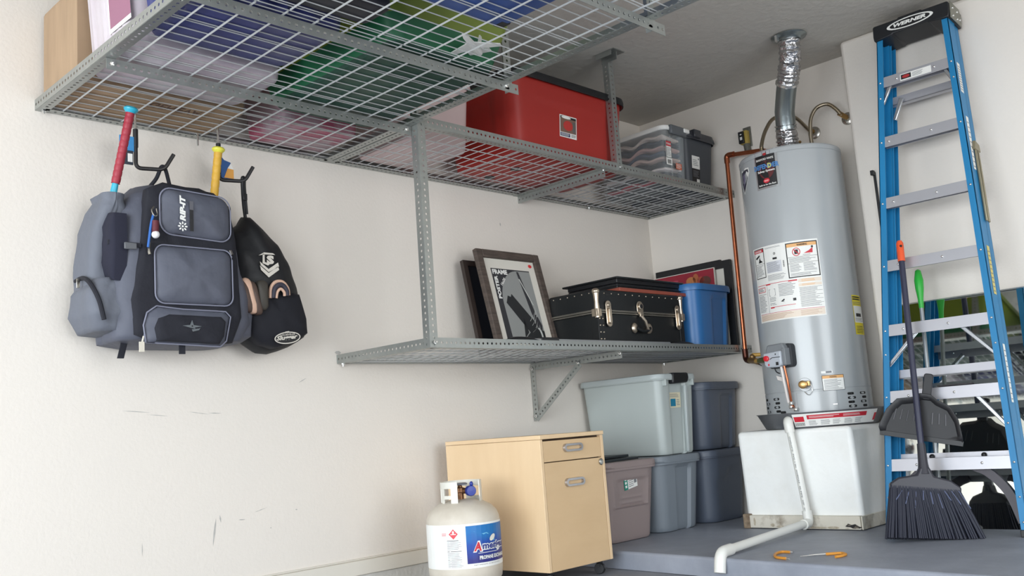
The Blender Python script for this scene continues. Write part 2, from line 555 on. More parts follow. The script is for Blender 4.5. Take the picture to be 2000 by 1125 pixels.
bolt(low, (XR+0.02, -D-0.006, Z2+0.02), (0,-1,0), O)
bolt(low, (XR+0.02, -0.02, Z2), (0,0,-1), O)
bolt(low, (-0.02, -0.03, Z2), (0,0,-1), O)
XB = -1.2
angle('bracket_arm', low, (XB, -0.004, Z2-0.001), (XB, -0.625, Z2-0.001), (0,0,-1), (1,0,0), 0.036, o3=O)
angle('bracket_upright', low, (XB-0.003, -0.003, Z2-0.01), (XB-0.003, -0.003, 0.70), (0,-1,0), (1,0,0), 0.036, o3=O)
angle('bracket_strut', low, (XB-0.005, -0.012, 0.725), (XB-0.005, -0.345, 0.985), (0,-0.615,-0.788), (1,0,0), 0.036, o3=O)
for p in ((XB-0.006, -0.62, Z2-0.012), (XB-0.006, -0.345, Z2-0.03), (XB-0.006, -0.025, 0.725), (XB-0.006, -0.02, Z2-0.03)):
    bolt(low, p, (-1,0,0), O)

# ------------------------------------------------------------ storage totes
def ring(hx, hy, r, ns=16, nc=5):
    """rounded rectangle: list of (x, y, side, t)"""
    out = []
    def side(p0, p1, name):
        for i in range(ns):
            t = i/ns
            out.append((p0[0]+(p1[0]-p0[0])*t, p0[1]+(p1[1]-p0[1])*t, name, -1+2*t))
    def corner(cx, cy, a0):
        for i in range(nc):
            a = math.radians(a0+90*i/nc)
            out.append((cx+r*math.cos(a), cy+r*math.sin(a), 'c', 0))
    side((hx, -hy+r), (hx, hy-r), 'x+'); corner(hx-r, hy-r, 0)
    side((hx-r, hy), (-hx+r, hy), 'y+'); corner(-hx+r, hy-r, 90)
    side((-hx, hy-r), (-hx, -hy+r), 'x-'); corner(-hx+r, -hy+r, 180)
    side((-hx+r, -hy), (hx-r, -hy), 'y-'); corner(hx-r, -hy+r, 270)
    return out
NRM = {'x+': (1,0), 'x-': (-1,0), 'y+': (0,1), 'y-': (0,-1)}
def tub(parent, wx, wy, h, taper, m, disp=None, r=0.045, rows=22, rim=True, thick=0.003, name='body', bands=()):
    """open moulded tub, wx*wy at the rim, narrowing by taper at the base"""
    b = MB().mat(m)
    vs = []; N = None
    zs = [0.0, 0.004, 0.014] + [0.014+(h-0.014)*(i/(rows)) for i in range(1, rows+1)]
    for iz, z in enumerate(zs):
        zz = z/h
        k = taper*(1-zz)
        inset = (0.012, 0.004, 0.0)[iz] if iz < 3 else 0
        rg = ring(wx/2-k-inset, wy/2-k-inset, r)
        N = len(rg)
        for x, y, sd, t in rg:
            if disp and sd in NRM:
                d = disp(sd, t, zz)
                x += NRM[sd][0]*d; y += NRM[sd][1]*d
            vs.append((x, y, z))
    n = len(zs)
    if rim:
        for dx, dz in ((0.012, 0.0), (0.014, -0.018)):
            for x, y, sd, t in ring(wx/2+dx, wy/2+dx, r+dx): vs.append((x, y, h+dz))
        n += 2
    fs = []
    for i in range(n-1):
        for k in range(N):
            k2 = (k+1) % N
            fs.append((i*N+k, i*N+k2, (i+1)*N+k2, (i+1)*N+k))
    fs.append(tuple(range(N-1, -1, -1)))
    b.add(vs, fs)
    for zt, mm in bands:
        b.mat(mm)
        for fi, f in enumerate(b.f):
            if len(f) == 4 and min(b.v[i].z for i in f) >= zt*h - 1e-6: b.mi[fi] = b.cur
    o = b.build(name, parent, angle=28, recalc=False)
    md = o.modifiers.new('solid', 'SOLIDIFY'); md.thickness = thick; md.offset = -1
    return o
def lid(parent, wx, wy, z, m, over=0.014, skirt=0.022, top=0.008, r=0.05, well=0.035, name='lid', dome=0.0):
    b = MB().mat(m)
    vs = []; N = None
    prof = [(over-0.003, -skirt), (over+0.002, -skirt), (over+0.004, -0.002), (over, top*0.8), (over-0.008, top), (-well, top), (-well-0.006, top-0.010+dome), (-well-0.06, top-0.010+dome)]
    for d, dz in prof:
        rg = ring(wx/2+d, wy/2+d, max(r+d, 0.012))
        N = len(rg)
        vs += [(x, y, z+dz) for x, y, _, _ in rg]
    fs = []
    for i in range(len(prof)-1):
        for k in range(N):
            k2 = (k+1) % N
            fs.append((i*N+k, i*N+k2, (i+1)*N+k2, (i+1)*N+k))
    fs.append(tuple((len(prof)-1)*N+k for k in range(N)))
    b.add(vs, fs)
    return b.build(name, parent, angle=30, recalc=False)
def face_map(wx, wy, h, taper, side, extra=0.0):
    """place print on a tub side: u along the face (to the right seen from outside), v height from base"""
    def f(u, v, w_):
        k = taper*(1-v/h)
        if side == 'y-': return Vector((u, -(wy/2-k)-w_-extra, v))
        if side == 'x-': return Vector((-(wx/2-k)-w_-extra, -u, v))
    return f

def sm(a, b_, x):
    t = max(0, min(1, (x-a)/(b_-a))); return t*t*(3-2*t)
def end_recess(depth=0.008, w0=0.55, z0=0.25, z1=0.86, side='y-'):
    def f(sd, t, zz):
        if sd != side: return 0
        return -depth*sm(w0+0.06, w0, abs(t))*sm(z0, z0+0.04, zz)*sm(z1, z1-0.04, zz)
    return f

red_pl = M('red_polypropylene', (160, 44, 38), 0.42, spec=0.35)
redb = tote_red = thing('storage_tote', 'huge red plastic tote with a black lid on the upper corner shelf', 'storage tote', (-1.375, -0.335, Z1+0.0125))
def red_disp(sd, t, zz):
    d = 0
    if sd == 'y-': d += 0.004*sm(0.72, 0.73, zz)*sm(0.9, 0.8, abs(t))
    if sd == 'x-': d += -0.008*sm(0.6, 0.5, abs(t))*sm(0.3, 0.35, zz)*sm(0.85, 0.8, zz)
    return d
tub(redb, 0.86, 0.53, 0.385, 0.035, red_pl, red_disp, r=0.07)
lid(redb, 0.86, 0.53, 0.387, black_m, top=0.02, r=0.075, over=0.018)
b = MB().mat(black_m)
for x, y in ((-0.19, -0.02), (-0.20, 0.16)):
    b = MB().mat(black_m); b.lathe([(0.03, -0.003), (0.032, 0.002)], (x, y, -0.001), 6); b.build('foot', redb)
pr = Print(face_map(0.86, 0.53, 0.385, 0.035, 'y-'))
pr.rect(-0.097, 0.125, 0.030, 0.235, white_m); pr.rect(-0.092, 0.150, 0.025, 0.230, M('photo_brown', (120, 92, 78), 0.5), 1)
pr.rect(-0.092, 0.130, -0.02, 0.147, M('label_navy', (30, 46, 92), 0.5), 1); pr.rect(-0.092, 0.219, 0.025, 0.230, ink_m, 2)
pr.ell(-0.035, 0.185, 0.035, 0.025, M('label_red', (182, 52, 46), 0.5), 3); pr.ell(-0.05, 0.224, 0.035, 0.006, white_m, 3)
pr.rect(0.0, 0.155, 0.02, 0.21, M('label_grey', (92, 92, 90), 0.5), 2); pr.lines(-0.088, 0.132, -0.025, 0.145, 3, white_m, 3)
pr.lines(-0.012, 0.131, 0.022, 0.146, 4, ink_m, 3)
pr.build('label_sticker', redb)

# pale pink translucent bin left of the red tote
pk_pl = M('milky_pink_plastic', (205, 184, 182), 0.35, var=0.4, vscale=4, rgb2=(190, 160, 164))
t = thing('storage_bin', 'pale pinkish bin on the upper corner shelf, left of the red tote', 'storage bin', (-2.14, -0.245, Z1+0.0125))
tub(t, 0.42, 0.40, 0.32, 0.02, pk_pl, r=0.04); lid(t, 0.42, 0.40, 0.322, white_m)

# clear bin with folded clothes
clr = clear_plastic('clear_plastic', (205, 212, 214), 0.15)
X0, Y0, CW, CD, CH = -0.495, -0.35, 0.215, 0.49, 0.325
t = thing('storage_bin', 'clear plastic bin full of folded clothes, right of the red tote', 'storage bin', (X0, Y0, Z1+0.0125))
def rib(sd, t_, zz):
    if sd == 'x-': return -0.004*sm(0.66, 0.6, abs(t_))
    if sd == 'y-': return -0.012*sm(0.62, 0.54, abs(t_))*sm(0.97, 0.90, zz)
    return 0
tub(t, CW, CD, CH, 0.014, clr, rib, r=0.03, thick=0.002)
lid(t, CW, CD, CH+0.002, white_m, over=0.012, skirt=0.014, r=0.035, top=0.014)
b = MB().mat(M('grey_latch', (92, 96, 100), 0.45))
b.box(-0.075, -CD/2-0.030, CH-0.035, 0.075, -CD/2-0.004, CH+0.018); b.build('latch', t, bevel=0.008)
b = MB().mat(white_m); b.box(0.045, -CD/2-0.036, CH-0.012, 0.098, -CD/2-0.006, CH+0.012); b.build('latch_clip', t, bevel=0.005)
pr = Print(face_map(CW, CD, CH, 0.014, 'y-', 0.001))
pr.rect(-0.10, 0.115, -0.045, 0.255, white_m); pr.rect(-0.098, 0.222, -0.048, 0.250, red_ink, 1); pr.frame(-0.098, 0.155, -0.047, 0.254, 0.003, ink_m, 2)
pr.text('STORAGE', -0.094, 0.229, 0.042, 0.012, white_m, 3, bold=0.02)
pr.lines(-0.093, 0.165, -0.052, 0.215, 6, gray_ink, 2)
for i in range(7): pr.rect(-0.088+0.005*i, 0.122, -0.0855+0.005*i, 0.145, ink_m, 2)
pr.rect(-0.012, 0.10, 0.045, 0.135, M('orange_print', (192, 92, 62), 0.5), 0); pr.lines(-0.008, 0.104, 0.04, 0.132, 4, white_m, 2)
pr.build('label_sticker', t)
cloths = [('black', (26, 27, 32)), ('red', (196, 34, 62)), ('navy', (30, 32, 46)), ('white', (236, 226, 224)), ('black', (28, 28, 34)),
          ('beige', (214, 186, 176)), ('slate', (66, 78, 100)), ('dusty pink', (204, 166, 160)), ('navy', (34, 38, 56)), ('pale', (222, 206, 196))]
zc = Z1+0.018
names = ['black folded garment at the very bottom of the clear bin', 'red folded shirt low in the clear bin', 'navy folded shirt directly above the red one in the clear bin',
         'white folded shirt in the lower middle of the clear bin', 'black folded sweater above the white shirt in the clear bin', 'beige folded shirt in the middle of the clear bin',
         'slate blue folded shirt in the clear bin', 'dusty pink folded shirt above the slate one in the clear bin', 'dark navy folded garment under the pale topmost shirt in the clear bin',
         'pale rumpled shirt topmost in the clear bin']
for i, (nm, rgb) in enumerate(cloths):
    th = 0.0265
    m = M('cloth_%s_%d' % (nm, i), rgb, 0.9, bump=0.3, bscale=200)
    b = MB().mat(m)
    nx, ny = 8, 26
    hx, hy = CW/2-0.028, CD/2-0.035
    vs = []; fs = []
    for s_ in (0, 1):
        for ix in range(nx+1):
            for iy in range(ny+1):
                x = -hx+2*hx*ix/nx; y = -hy+2*hy*iy/ny
                wv = 0.010*math.sin(y*22+i*0.5)+0.008*math.sin(y*41+i*0.6+x*9)
                e = 0.0 if (ix in (0, nx) or iy in (0, ny)) else 1
                vs.append((x, y, wv*min(1, i/1.5)+th/2+(th*0.52*(1 if s_ else -1))*(0.35+0.65*e)))
    Q = (nx+1)*(ny+1)
    for s_ in (0, 1):
        for ix in range(nx):
            for iy in range(ny):
                a = s_*Q+ix*(ny+1)+iy
                f = (a, a+1, a+ny+2, a+ny+1)
                fs.append(f if s_ == 0 else f[::-1])
    per = [ix*(ny+1) for ix in range(nx+1)]+[nx*(ny+1)+iy for iy in range(1, ny+1)]+[ix*(ny+1)+ny for ix in range(nx-1, -1, -1)]+[iy for iy in range(ny-1, 0, -1)]
    for k in range(len(per)):
        a, c = per[k], per[(k+1) % len(per)]
        fs.append((a, c, c+Q, a+Q))
    b.add([(X0+v[0], Y0+v[1], zc+v[2]) for v in vs], fs)
    tag(b.build('folded_garment', origin=(X0, Y0, zc), angle=60), names[i], 'clothing', 'folded clothes in the clear bin')
    zc += th+0.0035

dk_pl = M('charcoal_plastic', (66, 70, 76), 0.45)
t = thing('storage_tote', 'dark grey narrow tote on the upper corner shelf beside the clear bin', 'storage tote', (-0.195, -0.32, Z1+0.0125))
tub(t, 0.30, 0.49, 0.345, 0.028, dk_pl, r=0.035); lid(t, 0.30, 0.49, 0.347, M('charcoal_lid', (52, 54, 60), 0.4), top=0.02, skirt=0.03)
b = MB().mat(M('charcoal_lid', (52, 54, 60))); b.box(-0.10, -0.278, 0.325, -0.03, -0.245, 0.372); b.build('latch', t, bevel=0.005)
pr = Print(face_map(0.30, 0.49, 0.345, 0.028, 'y-'))
pr.rect(-0.09, 0.15, -0.01, 0.225, white_m); pr.rect(-0.09, 0.065, -0.01, 0.148, ink_m); pr.lines(-0.08, 0.165, -0.025, 0.205, 4, gray_ink, 1)
pr.lines(-0.08, 0.10, -0.02, 0.14, 5, gray_ink, 1); pr.rect(-0.045, 0.07, -0.015, 0.09, white_m, 1); pr.ell(-0.022, 0.21, 0.006, 0.006, gray_ink, 1)
pr.build('label_sticker', t)

# ------------------------------------------------------------ load on the overhead rack
ZD = Z1+0.0125
card_m = M('cardboard', (168, 142, 114), 0.85, var=0.35, vscale=3, stretch=(1, 8, 1))
t = thing('cardboard_box', 'long brown cardboard box against the wall at the left end of the overhead rack', 'box', (-3.37, -0.185, ZD))
b = MB().mat(card_m); b.box(-0.315, -0.155, 0, 0.315, 0.155, 0.345); b.build('carton', t, bevel=0.003)
b = MB().mat(card_m); b.box(-0.313, -0.15, 0.346, 0.313, -0.003, 0.349); b.box(-0.313, 0.003, 0.346, 0.313, 0.15, 0.349); b.build('flap', t, smooth=False)
pr = Print(lambda u, v, w_: Vector((u, v, -w_)))
pr.rect(-0.315, -0.004, 0.315, 0.004, M('tape', (172, 140, 104), 0.4)); pr.text('GENEVA', -0.02, -0.09, 0.20, 0.05, M('box_print', (96, 72, 60), 0.8), 1, bold=0.02)
pr.lines(-0.28, -0.145, 0.30, 0.145, 9, M('corrugation', (150, 122, 96), 0.9), 0, fill=0.07, ragged=False)
pr.build('box_print', t)
milk = M('milky_plastic', (200, 194, 198), 0.3, var=0.7, vscale=4, rgb2=(168, 146, 160))
t = thing('storage_bin', 'milky white bin with a purple label, beside the cardboard box on the overhead rack', 'storage bin', (-3.385, -0.545, ZD))
tub(t, 0.58, 0.385, 0.36, 0.02, milk, r=0.05, disp=lambda sd, t_, zz: (0.003*math.cos(t_*22) if sd == 'x-' and zz < 0.8 else 0)); lid(t, 0.58, 0.385, 0.362, white_m)
pr = Print(face_map(0.58, 0.385, 0.36, 0.02, 'x-', 0.003))
pr.rect(0.015, 0.085, 0.18, 0.36, white_m); pr.rect(0.025, 0.10, 0.18, 0.345, M('purple_label', (148, 100, 122), 0.5), 1);
pr.build('label_sticker', t)
navy_pl = M('navy_plastic', (52, 58, 112), 0.4)
t = thing('storage_tote', 'navy blue tote in the middle of the left side of the overhead rack', 'storage tote', (-3.41, -0.985, ZD))
tub(t, 0.54, 0.44, 0.36, 0.03, navy_pl, r=0.05, disp=lambda sd, t_, zz: (0.006*(1 if math.sin(t_*14) > 0 else -1) if sd in ('x-', 'y-') else 0)); lid(t, 0.54, 0.44, 0.362, navy_pl)
t = thing('storage_tote', 'black tote behind the navy one on the overhead rack', 'storage tote', (-3.41, -1.315, ZD))
tub(t, 0.54, 0.155, 0.36, 0.006, M('black_tote_plastic', (26, 27, 38), 0.5), r=0.02); lid(t, 0.54, 0.155, 0.362, black_m, over=0.008, well=0.02)
grn = M('green_plastic', (24, 66, 52), 0.5); lime = M('lime_plastic', (118, 136, 42), 0.45)
t = thing('storage_tote', 'big dark green tote with a lime green rim on the overhead rack', 'storage tote', (-2.765, -0.825, ZD))
tub(t, 0.67, 0.95, 0.33, 0.10, grn, r=0.05, disp=lambda sd, t_, zz: 0.006*sm(0.38, 0.42, zz), bands=((0.02, M('bright_green_plastic', (22, 100, 64), 0.5)), (0.28, lime)))
lid(t, 0.67, 0.95, 0.33, lime, over=0.012, skirt=0.03)
t = thing('storage_bin', 'milky bin with pink contents, by the wall at the right end of the overhead rack', 'storage bin', (-2.70, -0.20, ZD))
tub(t, 0.40, 0.32, 0.20, 0.015, M('pink_milky_plastic', (172, 148, 156), 0.4, var=0.9, vscale=5, rgb2=(168, 74, 100), thr=(0.45, 0.6)), r=0.04); lid(t, 0.40, 0.32, 0.202, white_m)
t = thing('storage_tote', 'bright blue tote at the near end of the overhead rack', 'storage tote', (-3.02, -1.83, ZD))
tub(t, 0.56, 0.78, 0.36, 0.04, M('blue_plastic', (38, 78, 150), 0.4, var=0.3, vscale=5), r=0.05); lid(t, 0.56, 0.78, 0.362, black_m)
b = MB().mat(black_m); b.box(0.20, 0.30, -0.0005, 0.24, 0.345, 0.03); b.build('latch', t, bevel=0.004)
# white toy plane lying on the wire deck
t = thing('toy_airplane', 'small white toy airplane lying on the overhead rack deck', 'toy', (-2.735, -1.30, ZD+0.012), rz=0.5)
wp = M('white_toy_plastic', (226, 226, 222), 0.4)
b = MB().mat(wp); b.tube([(-0.10, 0, 0.012), (-0.07, 0, 0.012), (0.05, 0, 0.012), (0.09, 0, 0.014)], 0.012, 10, rs=[0.003, 0.010, 0.014, 0.008]); b.build('fuselage', t)
b = MB().mat(wp)
b.prism([(-0.03, 0), (0.03, 0), (0.05, 0.09), (0.03, 0.09)], lambda u, v: Vector((u, v, 0.008)), lambda u, v: Vector((u, v, 0.012)))
b.prism([(-0.03, 0), (0.03, 0), (0.05, -0.09), (0.03, -0.09)], lambda u, v: Vector((u, v, 0.008)), lambda u, v: Vector((u, v, 0.012)))
b.build('wing', t)
b = MB().mat(wp); b.prism([(0.05, 0), (0.09, 0), (0.115, 0.07), (0.095, 0.07)], lambda u, v: Vector((u, -0.002, v+0.015)), lambda u, v: Vector((u, 0.002, v+0.015))); b.build('tail_fin', t)
b = MB().mat(wp); b.prism([(0.065, -0.04), (0.095, -0.04), (0.095, 0.04), (0.065, 0.04)], lambda u, v: Vector((u, v, 0.016)), lambda u, v: Vector((u, v, 0.019))); b.build('tailplane', t)

# ------------------------------------------------------------ lower shelf load
ZL = Z2+0.0125
frame_wood = M('weathered_wood', (92, 80, 72), 0.7, var=0.8, vscale=10, stretch=(1, 1, 8), rgb2=(50, 42, 38), bump=0.3, bscale=40)
dark_wood = M('dark_wood', (52, 42, 38), 0.5, var=0.4, vscale=10)
def leaning(xl, yb, yt, wd, ht):
    """frame plane: u right, v up the slope, w out"""
    dv = Vector((0, yt-yb, math.sqrt(ht*ht-(yt-yb)**2))).normalized()
    n = Vector((0, -dv.z, dv.y))
    return lambda u, v, w_: Vector((u, 0, 0))+dv*v+n*w_
# poster frame
t = thing('picture_frame', 'weathered wood frame with a black and white poster leaning on the wall', 'picture frame', (-1.70, -0.262, ZL))
mp = leaning(0, -0.262, -0.135, 0.45, 0.56)
W_, H_ = 0.455, 0.556
for nm, (u0, v0, u1, v1) in {'a': (0, 0, 0.042, H_), 'b': (W_-0.042, 0, W_, H_), 'c': (0.042, H_-0.042, W_-0.042, H_), 'd': (0.042, 0, W_-0.042, 0.042)}.items():
    b = MB().mat(frame_wood)
    b.prism([(u0, v0), (u1, v0), (u1, v1), (u0, v1)], lambda u, v: mp(u, v, 0.0), lambda u, v: mp(u, v, 0.028))
    b.build('moulding', t, bevel=0.005)
b = MB().mat(dark_wood); b.prism([(0.03, 0.03), (W_-0.03, 0.03), (W_-0.03, H_-0.03), (0.03, H_-0.03)], lambda u, v: mp(u, v, 0.002), lambda u, v: mp(u, v, 0.010)); b.build('backing', t, smooth=False)
pr = Print(lambda u, v, w_: mp(u, v, 0.0105+w_))
mat_m = M('mat_board', (214, 210, 200), 0.7); sky_g = M('poster_grey', (142, 144, 142), 0.6); dk_g = M('poster_charcoal', (50, 50, 54), 0.6); tow_g = M('poster_black', (34, 36, 38), 0.6); lt_g = M('poster_light', (196, 198, 194), 0.6)
pr.rect(0.04, 0.04, W_-0.04, H_-0.04, mat_m)
px0, px1, py0, py1 = 0.088, W_-0.088, 0.07, H_-0.095
pr.rect(px0, py0, px1, py1, dk_g, 1)
pw = px1-px0
arch = [(px0+0.040, py0)]+[(px0+0.185-0.150*math.cos(PI/2*k/16), py0+0.20+(py1-0.006-py0-0.20)*math.sin(PI/2*k/16)) for k in range(17)]+[(px1, py1-0.006), (px1, py0)]
pr.poly(arch, sky_g, 2)
pr.poly([(px0+0.075, py0+0.245), (px0+0.055, py0+0.205), (px0+0.175, py0+0.05), (px0+0.235, py0+0.03), (px0+0.235, py0+0.10), (px0+0.105, py0+0.255), (px0+0.095, py0+0.238)], tow_g, 3)
pr.poly([(px1-0.10, py1-0.01), (px1-0.085, py1-0.01), (px1-0.035, py0+0.17), (px1-0.005, py0+0.09), (px1-0.02, py0+0.02), (px1-0.06, py0+0.15)], dk_g, 3)
pr.poly([(px1-0.095, py1-0.05), (px1-0.088, py1-0.05), (px1-0.03, py0+0.2), (px1-0.036, py0+0.2)], lt_g, 4)
pr.poly([(px0+0.13, py0+0.02), (px0+0.165, py0+0.05), (px0+0.15, py0+0.13)], tow_g, 3)
pr.poly([(px0+0.11, py0), (px1, py0), (px1, py0+0.06), (px0+0.2, py0+0.07)], tow_g, 4)
pr.ell(px1-0.035, py0+0.03, 0.018, 0.045, lt_g, 5); pr.ell(px1-0.045, py0+0.028, 0.016, 0.042, tow_g, 6)
for i in range(9):
    a = random.random()*0.06
    pr.poly([(px1-0.09+a, py0+0.05+0.012*i), (px1-0.085+a, py0+0.052+0.012*i), (px1-0.04+a*0.3, py0+0.08+0.016*i)], lt_g, 5)
pr.text('FRAME', px0+0.006, py1-0.032, 0.105, 0.026, white_m, 5, bold=0.05)
pr.text('POSTER', px0+0.033, py1-0.165, 0.125, 0.024, white_m, 5, rot=PI/2, bold=0.05)
pr.text('16x20', px0+0.055, py1-0.095, 0.05, 0.016, white_m, 5, rot=0.85, bold=0.03)
pr.ell(W_-0.072, H_-0.066, 0.013, 0.010, M('price_dot', (216, 66, 62), 0.5), 3); pr.ell(W_-0.070, H_-0.066, 0.005, 0.004, red_ink, 4)
pr.build('poster_print', t)
# dark frame behind
t = thing('picture_frame', 'plain dark frame half hidden behind the poster frame', 'picture frame', (-1.715, -0.155, ZL))
mp2 = leaning(0, -0.155, -0.06, 0.3, 0.50)
b = MB().mat(dark_wood)
for (u0, v0, u1, v1) in ((0, 0, 0.028, 0.505), (0.38, 0, 0.408, 0.505), (0.028, 0.477, 0.38, 0.505), (0.028, 0, 0.38, 0.028)):
    b.prism([(u0, v0), (u1, v0), (u1, v1), (u0, v1)], lambda u, v: mp2(u, v, 0.0), lambda u, v: mp2(u, v, 0.022))
b.build('moulding', t, smooth=False)
b = MB().mat(M('dark_panel', (34, 36, 42), 0.35)); b.prism([(0.02, 0.02), (0.39, 0.02), (0.39, 0.485), (0.02, 0.485)], lambda u, v: mp2(u, v, 0.003), lambda u, v: mp2(u, v, 0.010)); b.build('panel', t, smooth=False)

# trunk
TX0, TX1, TY0, TY1 = -1.262, -0.535, -0.545, -0.235
TH = 0.305
t = thing('trunk', 'black studded footlocker trunk with nickel clasps on the lower shelf', 'trunk', (TX0, TY0, ZL))
tw, td = TX1-TX0, TY1-TY0
blk = M('black_vinyl', (17, 20, 22), 0.4, var=0.25, vscale=6, rgb2=(27, 29, 31))
nick = M('nickel', (196, 182, 164), 0.3, metal=0.9); band = M('steel_band', (138, 134, 126), 0.35, metal=0.8)
b = MB().mat(blk); b.box(0, 0, 0, tw, td, 0.185); b.build('body', t, bevel=0.006)
b = MB().mat(blk); b.box(-0.003, -0.003, 0.197, tw+0.003, td+0.003, TH); b.build('lid', t, bevel=0.008)
b = MB().mat(band)
b.box(-0.005, -0.005, 0.183, tw+0.005, td+0.005, 0.191); b.box(-0.006, -0.006, 0.193, tw+0.006, td+0.006, 0.203)
b.build('metal_band', t, bevel=0.002)
for x0 in (-0.004, tw-0.036):
    b = MB().mat(blk); b.box(x0, -0.004, 0.0, x0+0.04, 0.0, 0.183); b.build('corner_strip', t, bevel=0.001)
b = MB().mat(blk); b.box(-0.004, -0.002, 0.0, -0.001, 0.036, 0.183); b.build('corner_strip', t, bevel=0.001)
for x, y in ((0.004, 0.004), (tw-0.004, 0.004)):
    b = MB().mat(nick)
    b.ball((x, y, TH-0.012), 0.022, 14, (0.9, 0.9, 0.75)); b.lathe([(0.013, 0.160), (0.015, 0.20), (0.012, 0.24), (0.017, TH-0.012)], (x, y, 0), 12)
    b.box(x-0.020, -0.008, 0.168, x+0.020, 0.0, 0.205) ; b.box(-0.008 if x < 0.1 else tw, -0.002, 0.168, 0.0 if x < 0.1 else tw+0.008, 0.03, 0.205)
    b.build('corner_cap', t, bevel=0.001)
b = MB().mat(nick)
for i in range(5):
    for x in (0.010, 0.034): b.ball((x, -0.004, 0.02+i*0.034), 0.0042, 8)
for i in range(12): b.ball((0.06+i*0.058, -0.004, TH-0.02), 0.0035, 8)
for i in range(6): b.ball((-0.004, 0.04+i*0.048, TH-0.018), 0.0035, 8)
stuff(b.build('stud', t))
for x in (0.078, 0.675):
    b = MB().mat(nick)
    mpf = lambda u, v: Vector((x+u, -0.006, 0.19+v)); mpg = lambda u, v: Vector((x+u, -0.012, 0.19+v))
    b.prism(rrect(-0.021, -0.075, 0.021, 0.058, 0.020, 6), mpf, mpg)
    b.prism(rrect(-0.010, -0.060, 0.010, 0.020, 0.009, 4), lambda u, v: Vector((x+u, -0.012, 0.19+v)), lambda u, v: Vector((x+u, -0.022, 0.19+v)))
    b.ball((x, -0.012, 0.225), 0.011, 10, (1, 0.6, 1))
    b.build('clasp', t, bevel=0.002)
b = MB().mat(nick); x = 0.34
b.prism(rrect(-0.026, -0.006, 0.026, 0.066, 0.024, 6), lambda u, v: Vector((x+u, -0.006, 0.19+v)), lambda u, v: Vector((x+u, -0.011, 0.19+v)))
b.lathe([(0.019, 0), (0.019, 0.008), (0.014, 0.009)], (x, -0.011, 0.228), 20, (0, -1, 0))
b.box(x-0.014, -0.020, 0.172, x+0.014, -0.008, 0.198); b.build('lock_plate', t, bevel=0.002)
b = MB().mat(ink_m); b.lathe([(0.012, 0), (0.0001, 0.001)], (x, -0.020, 0.228), 16, (0, -1, 0)); b.build('keyhole', t)
b = MB().mat(nick); b.tube([(x-0.005, -0.018, 0.176), (x+0.012, -0.028, 0.15), (x+0.03, -0.026, 0.112), (x+0.042, -0.018, 0.09)], 0.008, 8); b.build('hasp', t)
for s_ in (-1, 1):
    b = MB().mat(nick); b.ball((x+0.062*s_+0.005, -0.006, 0.115), 0.026, 14, (0.85, 0.5, 1.05)); b.build('handle_cap', t)
b = MB().mat(blk); b.tube(spline([(x-0.055, -0.016, 0.115), (x-0.02, -0.024, 0.100), (x+0.025, -0.024, 0.100), (x+0.062, -0.016, 0.115)], 5), 0.009, 8); b.build('handle', t)
# things stacked on the trunk
FX0, FX1, FY0, FY1 = -1.055, -0.47, -0.525, -0.165
ZT = ZL+TH+0.001
redwood = M('reddish_board', (150, 76, 60), 0.45, var=0.3, vscale=5)
b = MB().mat(redwood); b.box(-1.06, -0.54, ZT, -0.445, -0.17, ZT+0.019)
o = b.build('wooden_board', origin=(-0.75, -0.34, ZT), bevel=0.002)
tag(o, 'thin reddish board lying directly on the black trunk', 'board')
t = thing('flat_case', 'flat black case, lower of two on the reddish board', 'case', (FX0, FY0, ZT+0.0202))
b = MB().mat(black_m); b.box(0.012, 0.012, 0, 0.565, 0.35, 0.026); b.build('case_shell', t, bevel=0.004)
b = MB().mat(M('case_edge', (26, 29, 31), 0.3)); b.box(0.005, 0.005, 0.010, 0.572, 0.357, 0.014); b.build('case_rim', t, bevel=0.001)
t = thing('flat_case', 'flat black case with a wider rim, topmost on the trunk', 'case', (FX0, FY0, ZT+0.0472))
b = MB().mat(black_m); b.box(0.010, 0.010, 0, 0.570, 0.35, 0.030); b.build('case_shell', t, bevel=0.004)
b = MB().mat(M('case_edge', (26, 29, 31), 0.3)); b.box(-0.006, -0.006, 0.022, 0.590, 0.375, 0.032); b.build('case_rim', t, bevel=0.003)
# blue tote
blue_pl = M('royal_blue_plastic', (48, 104, 160), 0.38)
t = thing('storage_tote', 'royal blue tote with matching lid on the lower shelf by the back wall', 'storage tote', (-0.275, -0.345, ZL))
def bl(sd, t_, zz):
    if sd == 'y-': return -0.012*sm(-0.15, -0.05, t_)*sm(0.98, 0.92, t_)*sm(0.88, 0.83, zz)
    return 0
tub(t, 0.395, 0.50, 0.358, 0.022, blue_pl, bl, r=0.065, rim=False)
lid(t, 0.395, 0.50, 0.359, blue_pl, top=0.018, r=0.07, skirt=0.02)
# frames standing behind the blue tote, against the back wall
def standing_frame(x, y0, y1, z1, fw, m, label, inner=None, thick=0.02, z0=ZL, lean=0.012):
    t = thing('picture_frame', label, 'picture frame', (x-0.001, (y0+y1)/2, z0))
    h = z1-z0; hw = abs(y1-y0)/2
    q = lambda u, v, w_: Vector((-lean*(1-v/h)-w_, -u, v))
    b = MB().mat(m)
    for (u0, v0, u1, v1) in ((-hw, 0, -hw+fw, h), (hw-fw, 0, hw, h), (-hw+fw, h-fw, hw-fw, h), (-hw+fw, 0, hw-fw, fw)):
        b.prism([(u0, v0), (u1, v0), (u1, v1), (u0, v1)], lambda u, v: q(u, v, 0), lambda u, v: q(u, v, thick))
    b.build('moulding', t, smooth=False)
    b = MB().mat(inner or black_m)
    b.prism([(-hw+fw*0.7, fw*0.7), (hw-fw*0.7, fw*0.7), (hw-fw*0.7, h-fw*0.7), (-hw+fw*0.7, h-fw*0.7)], lambda u, v: q(u, v, 0.002), lambda u, v: q(u, v, 0.008))
    b.build('panel', t, smooth=False)
    return t, q, hw, h
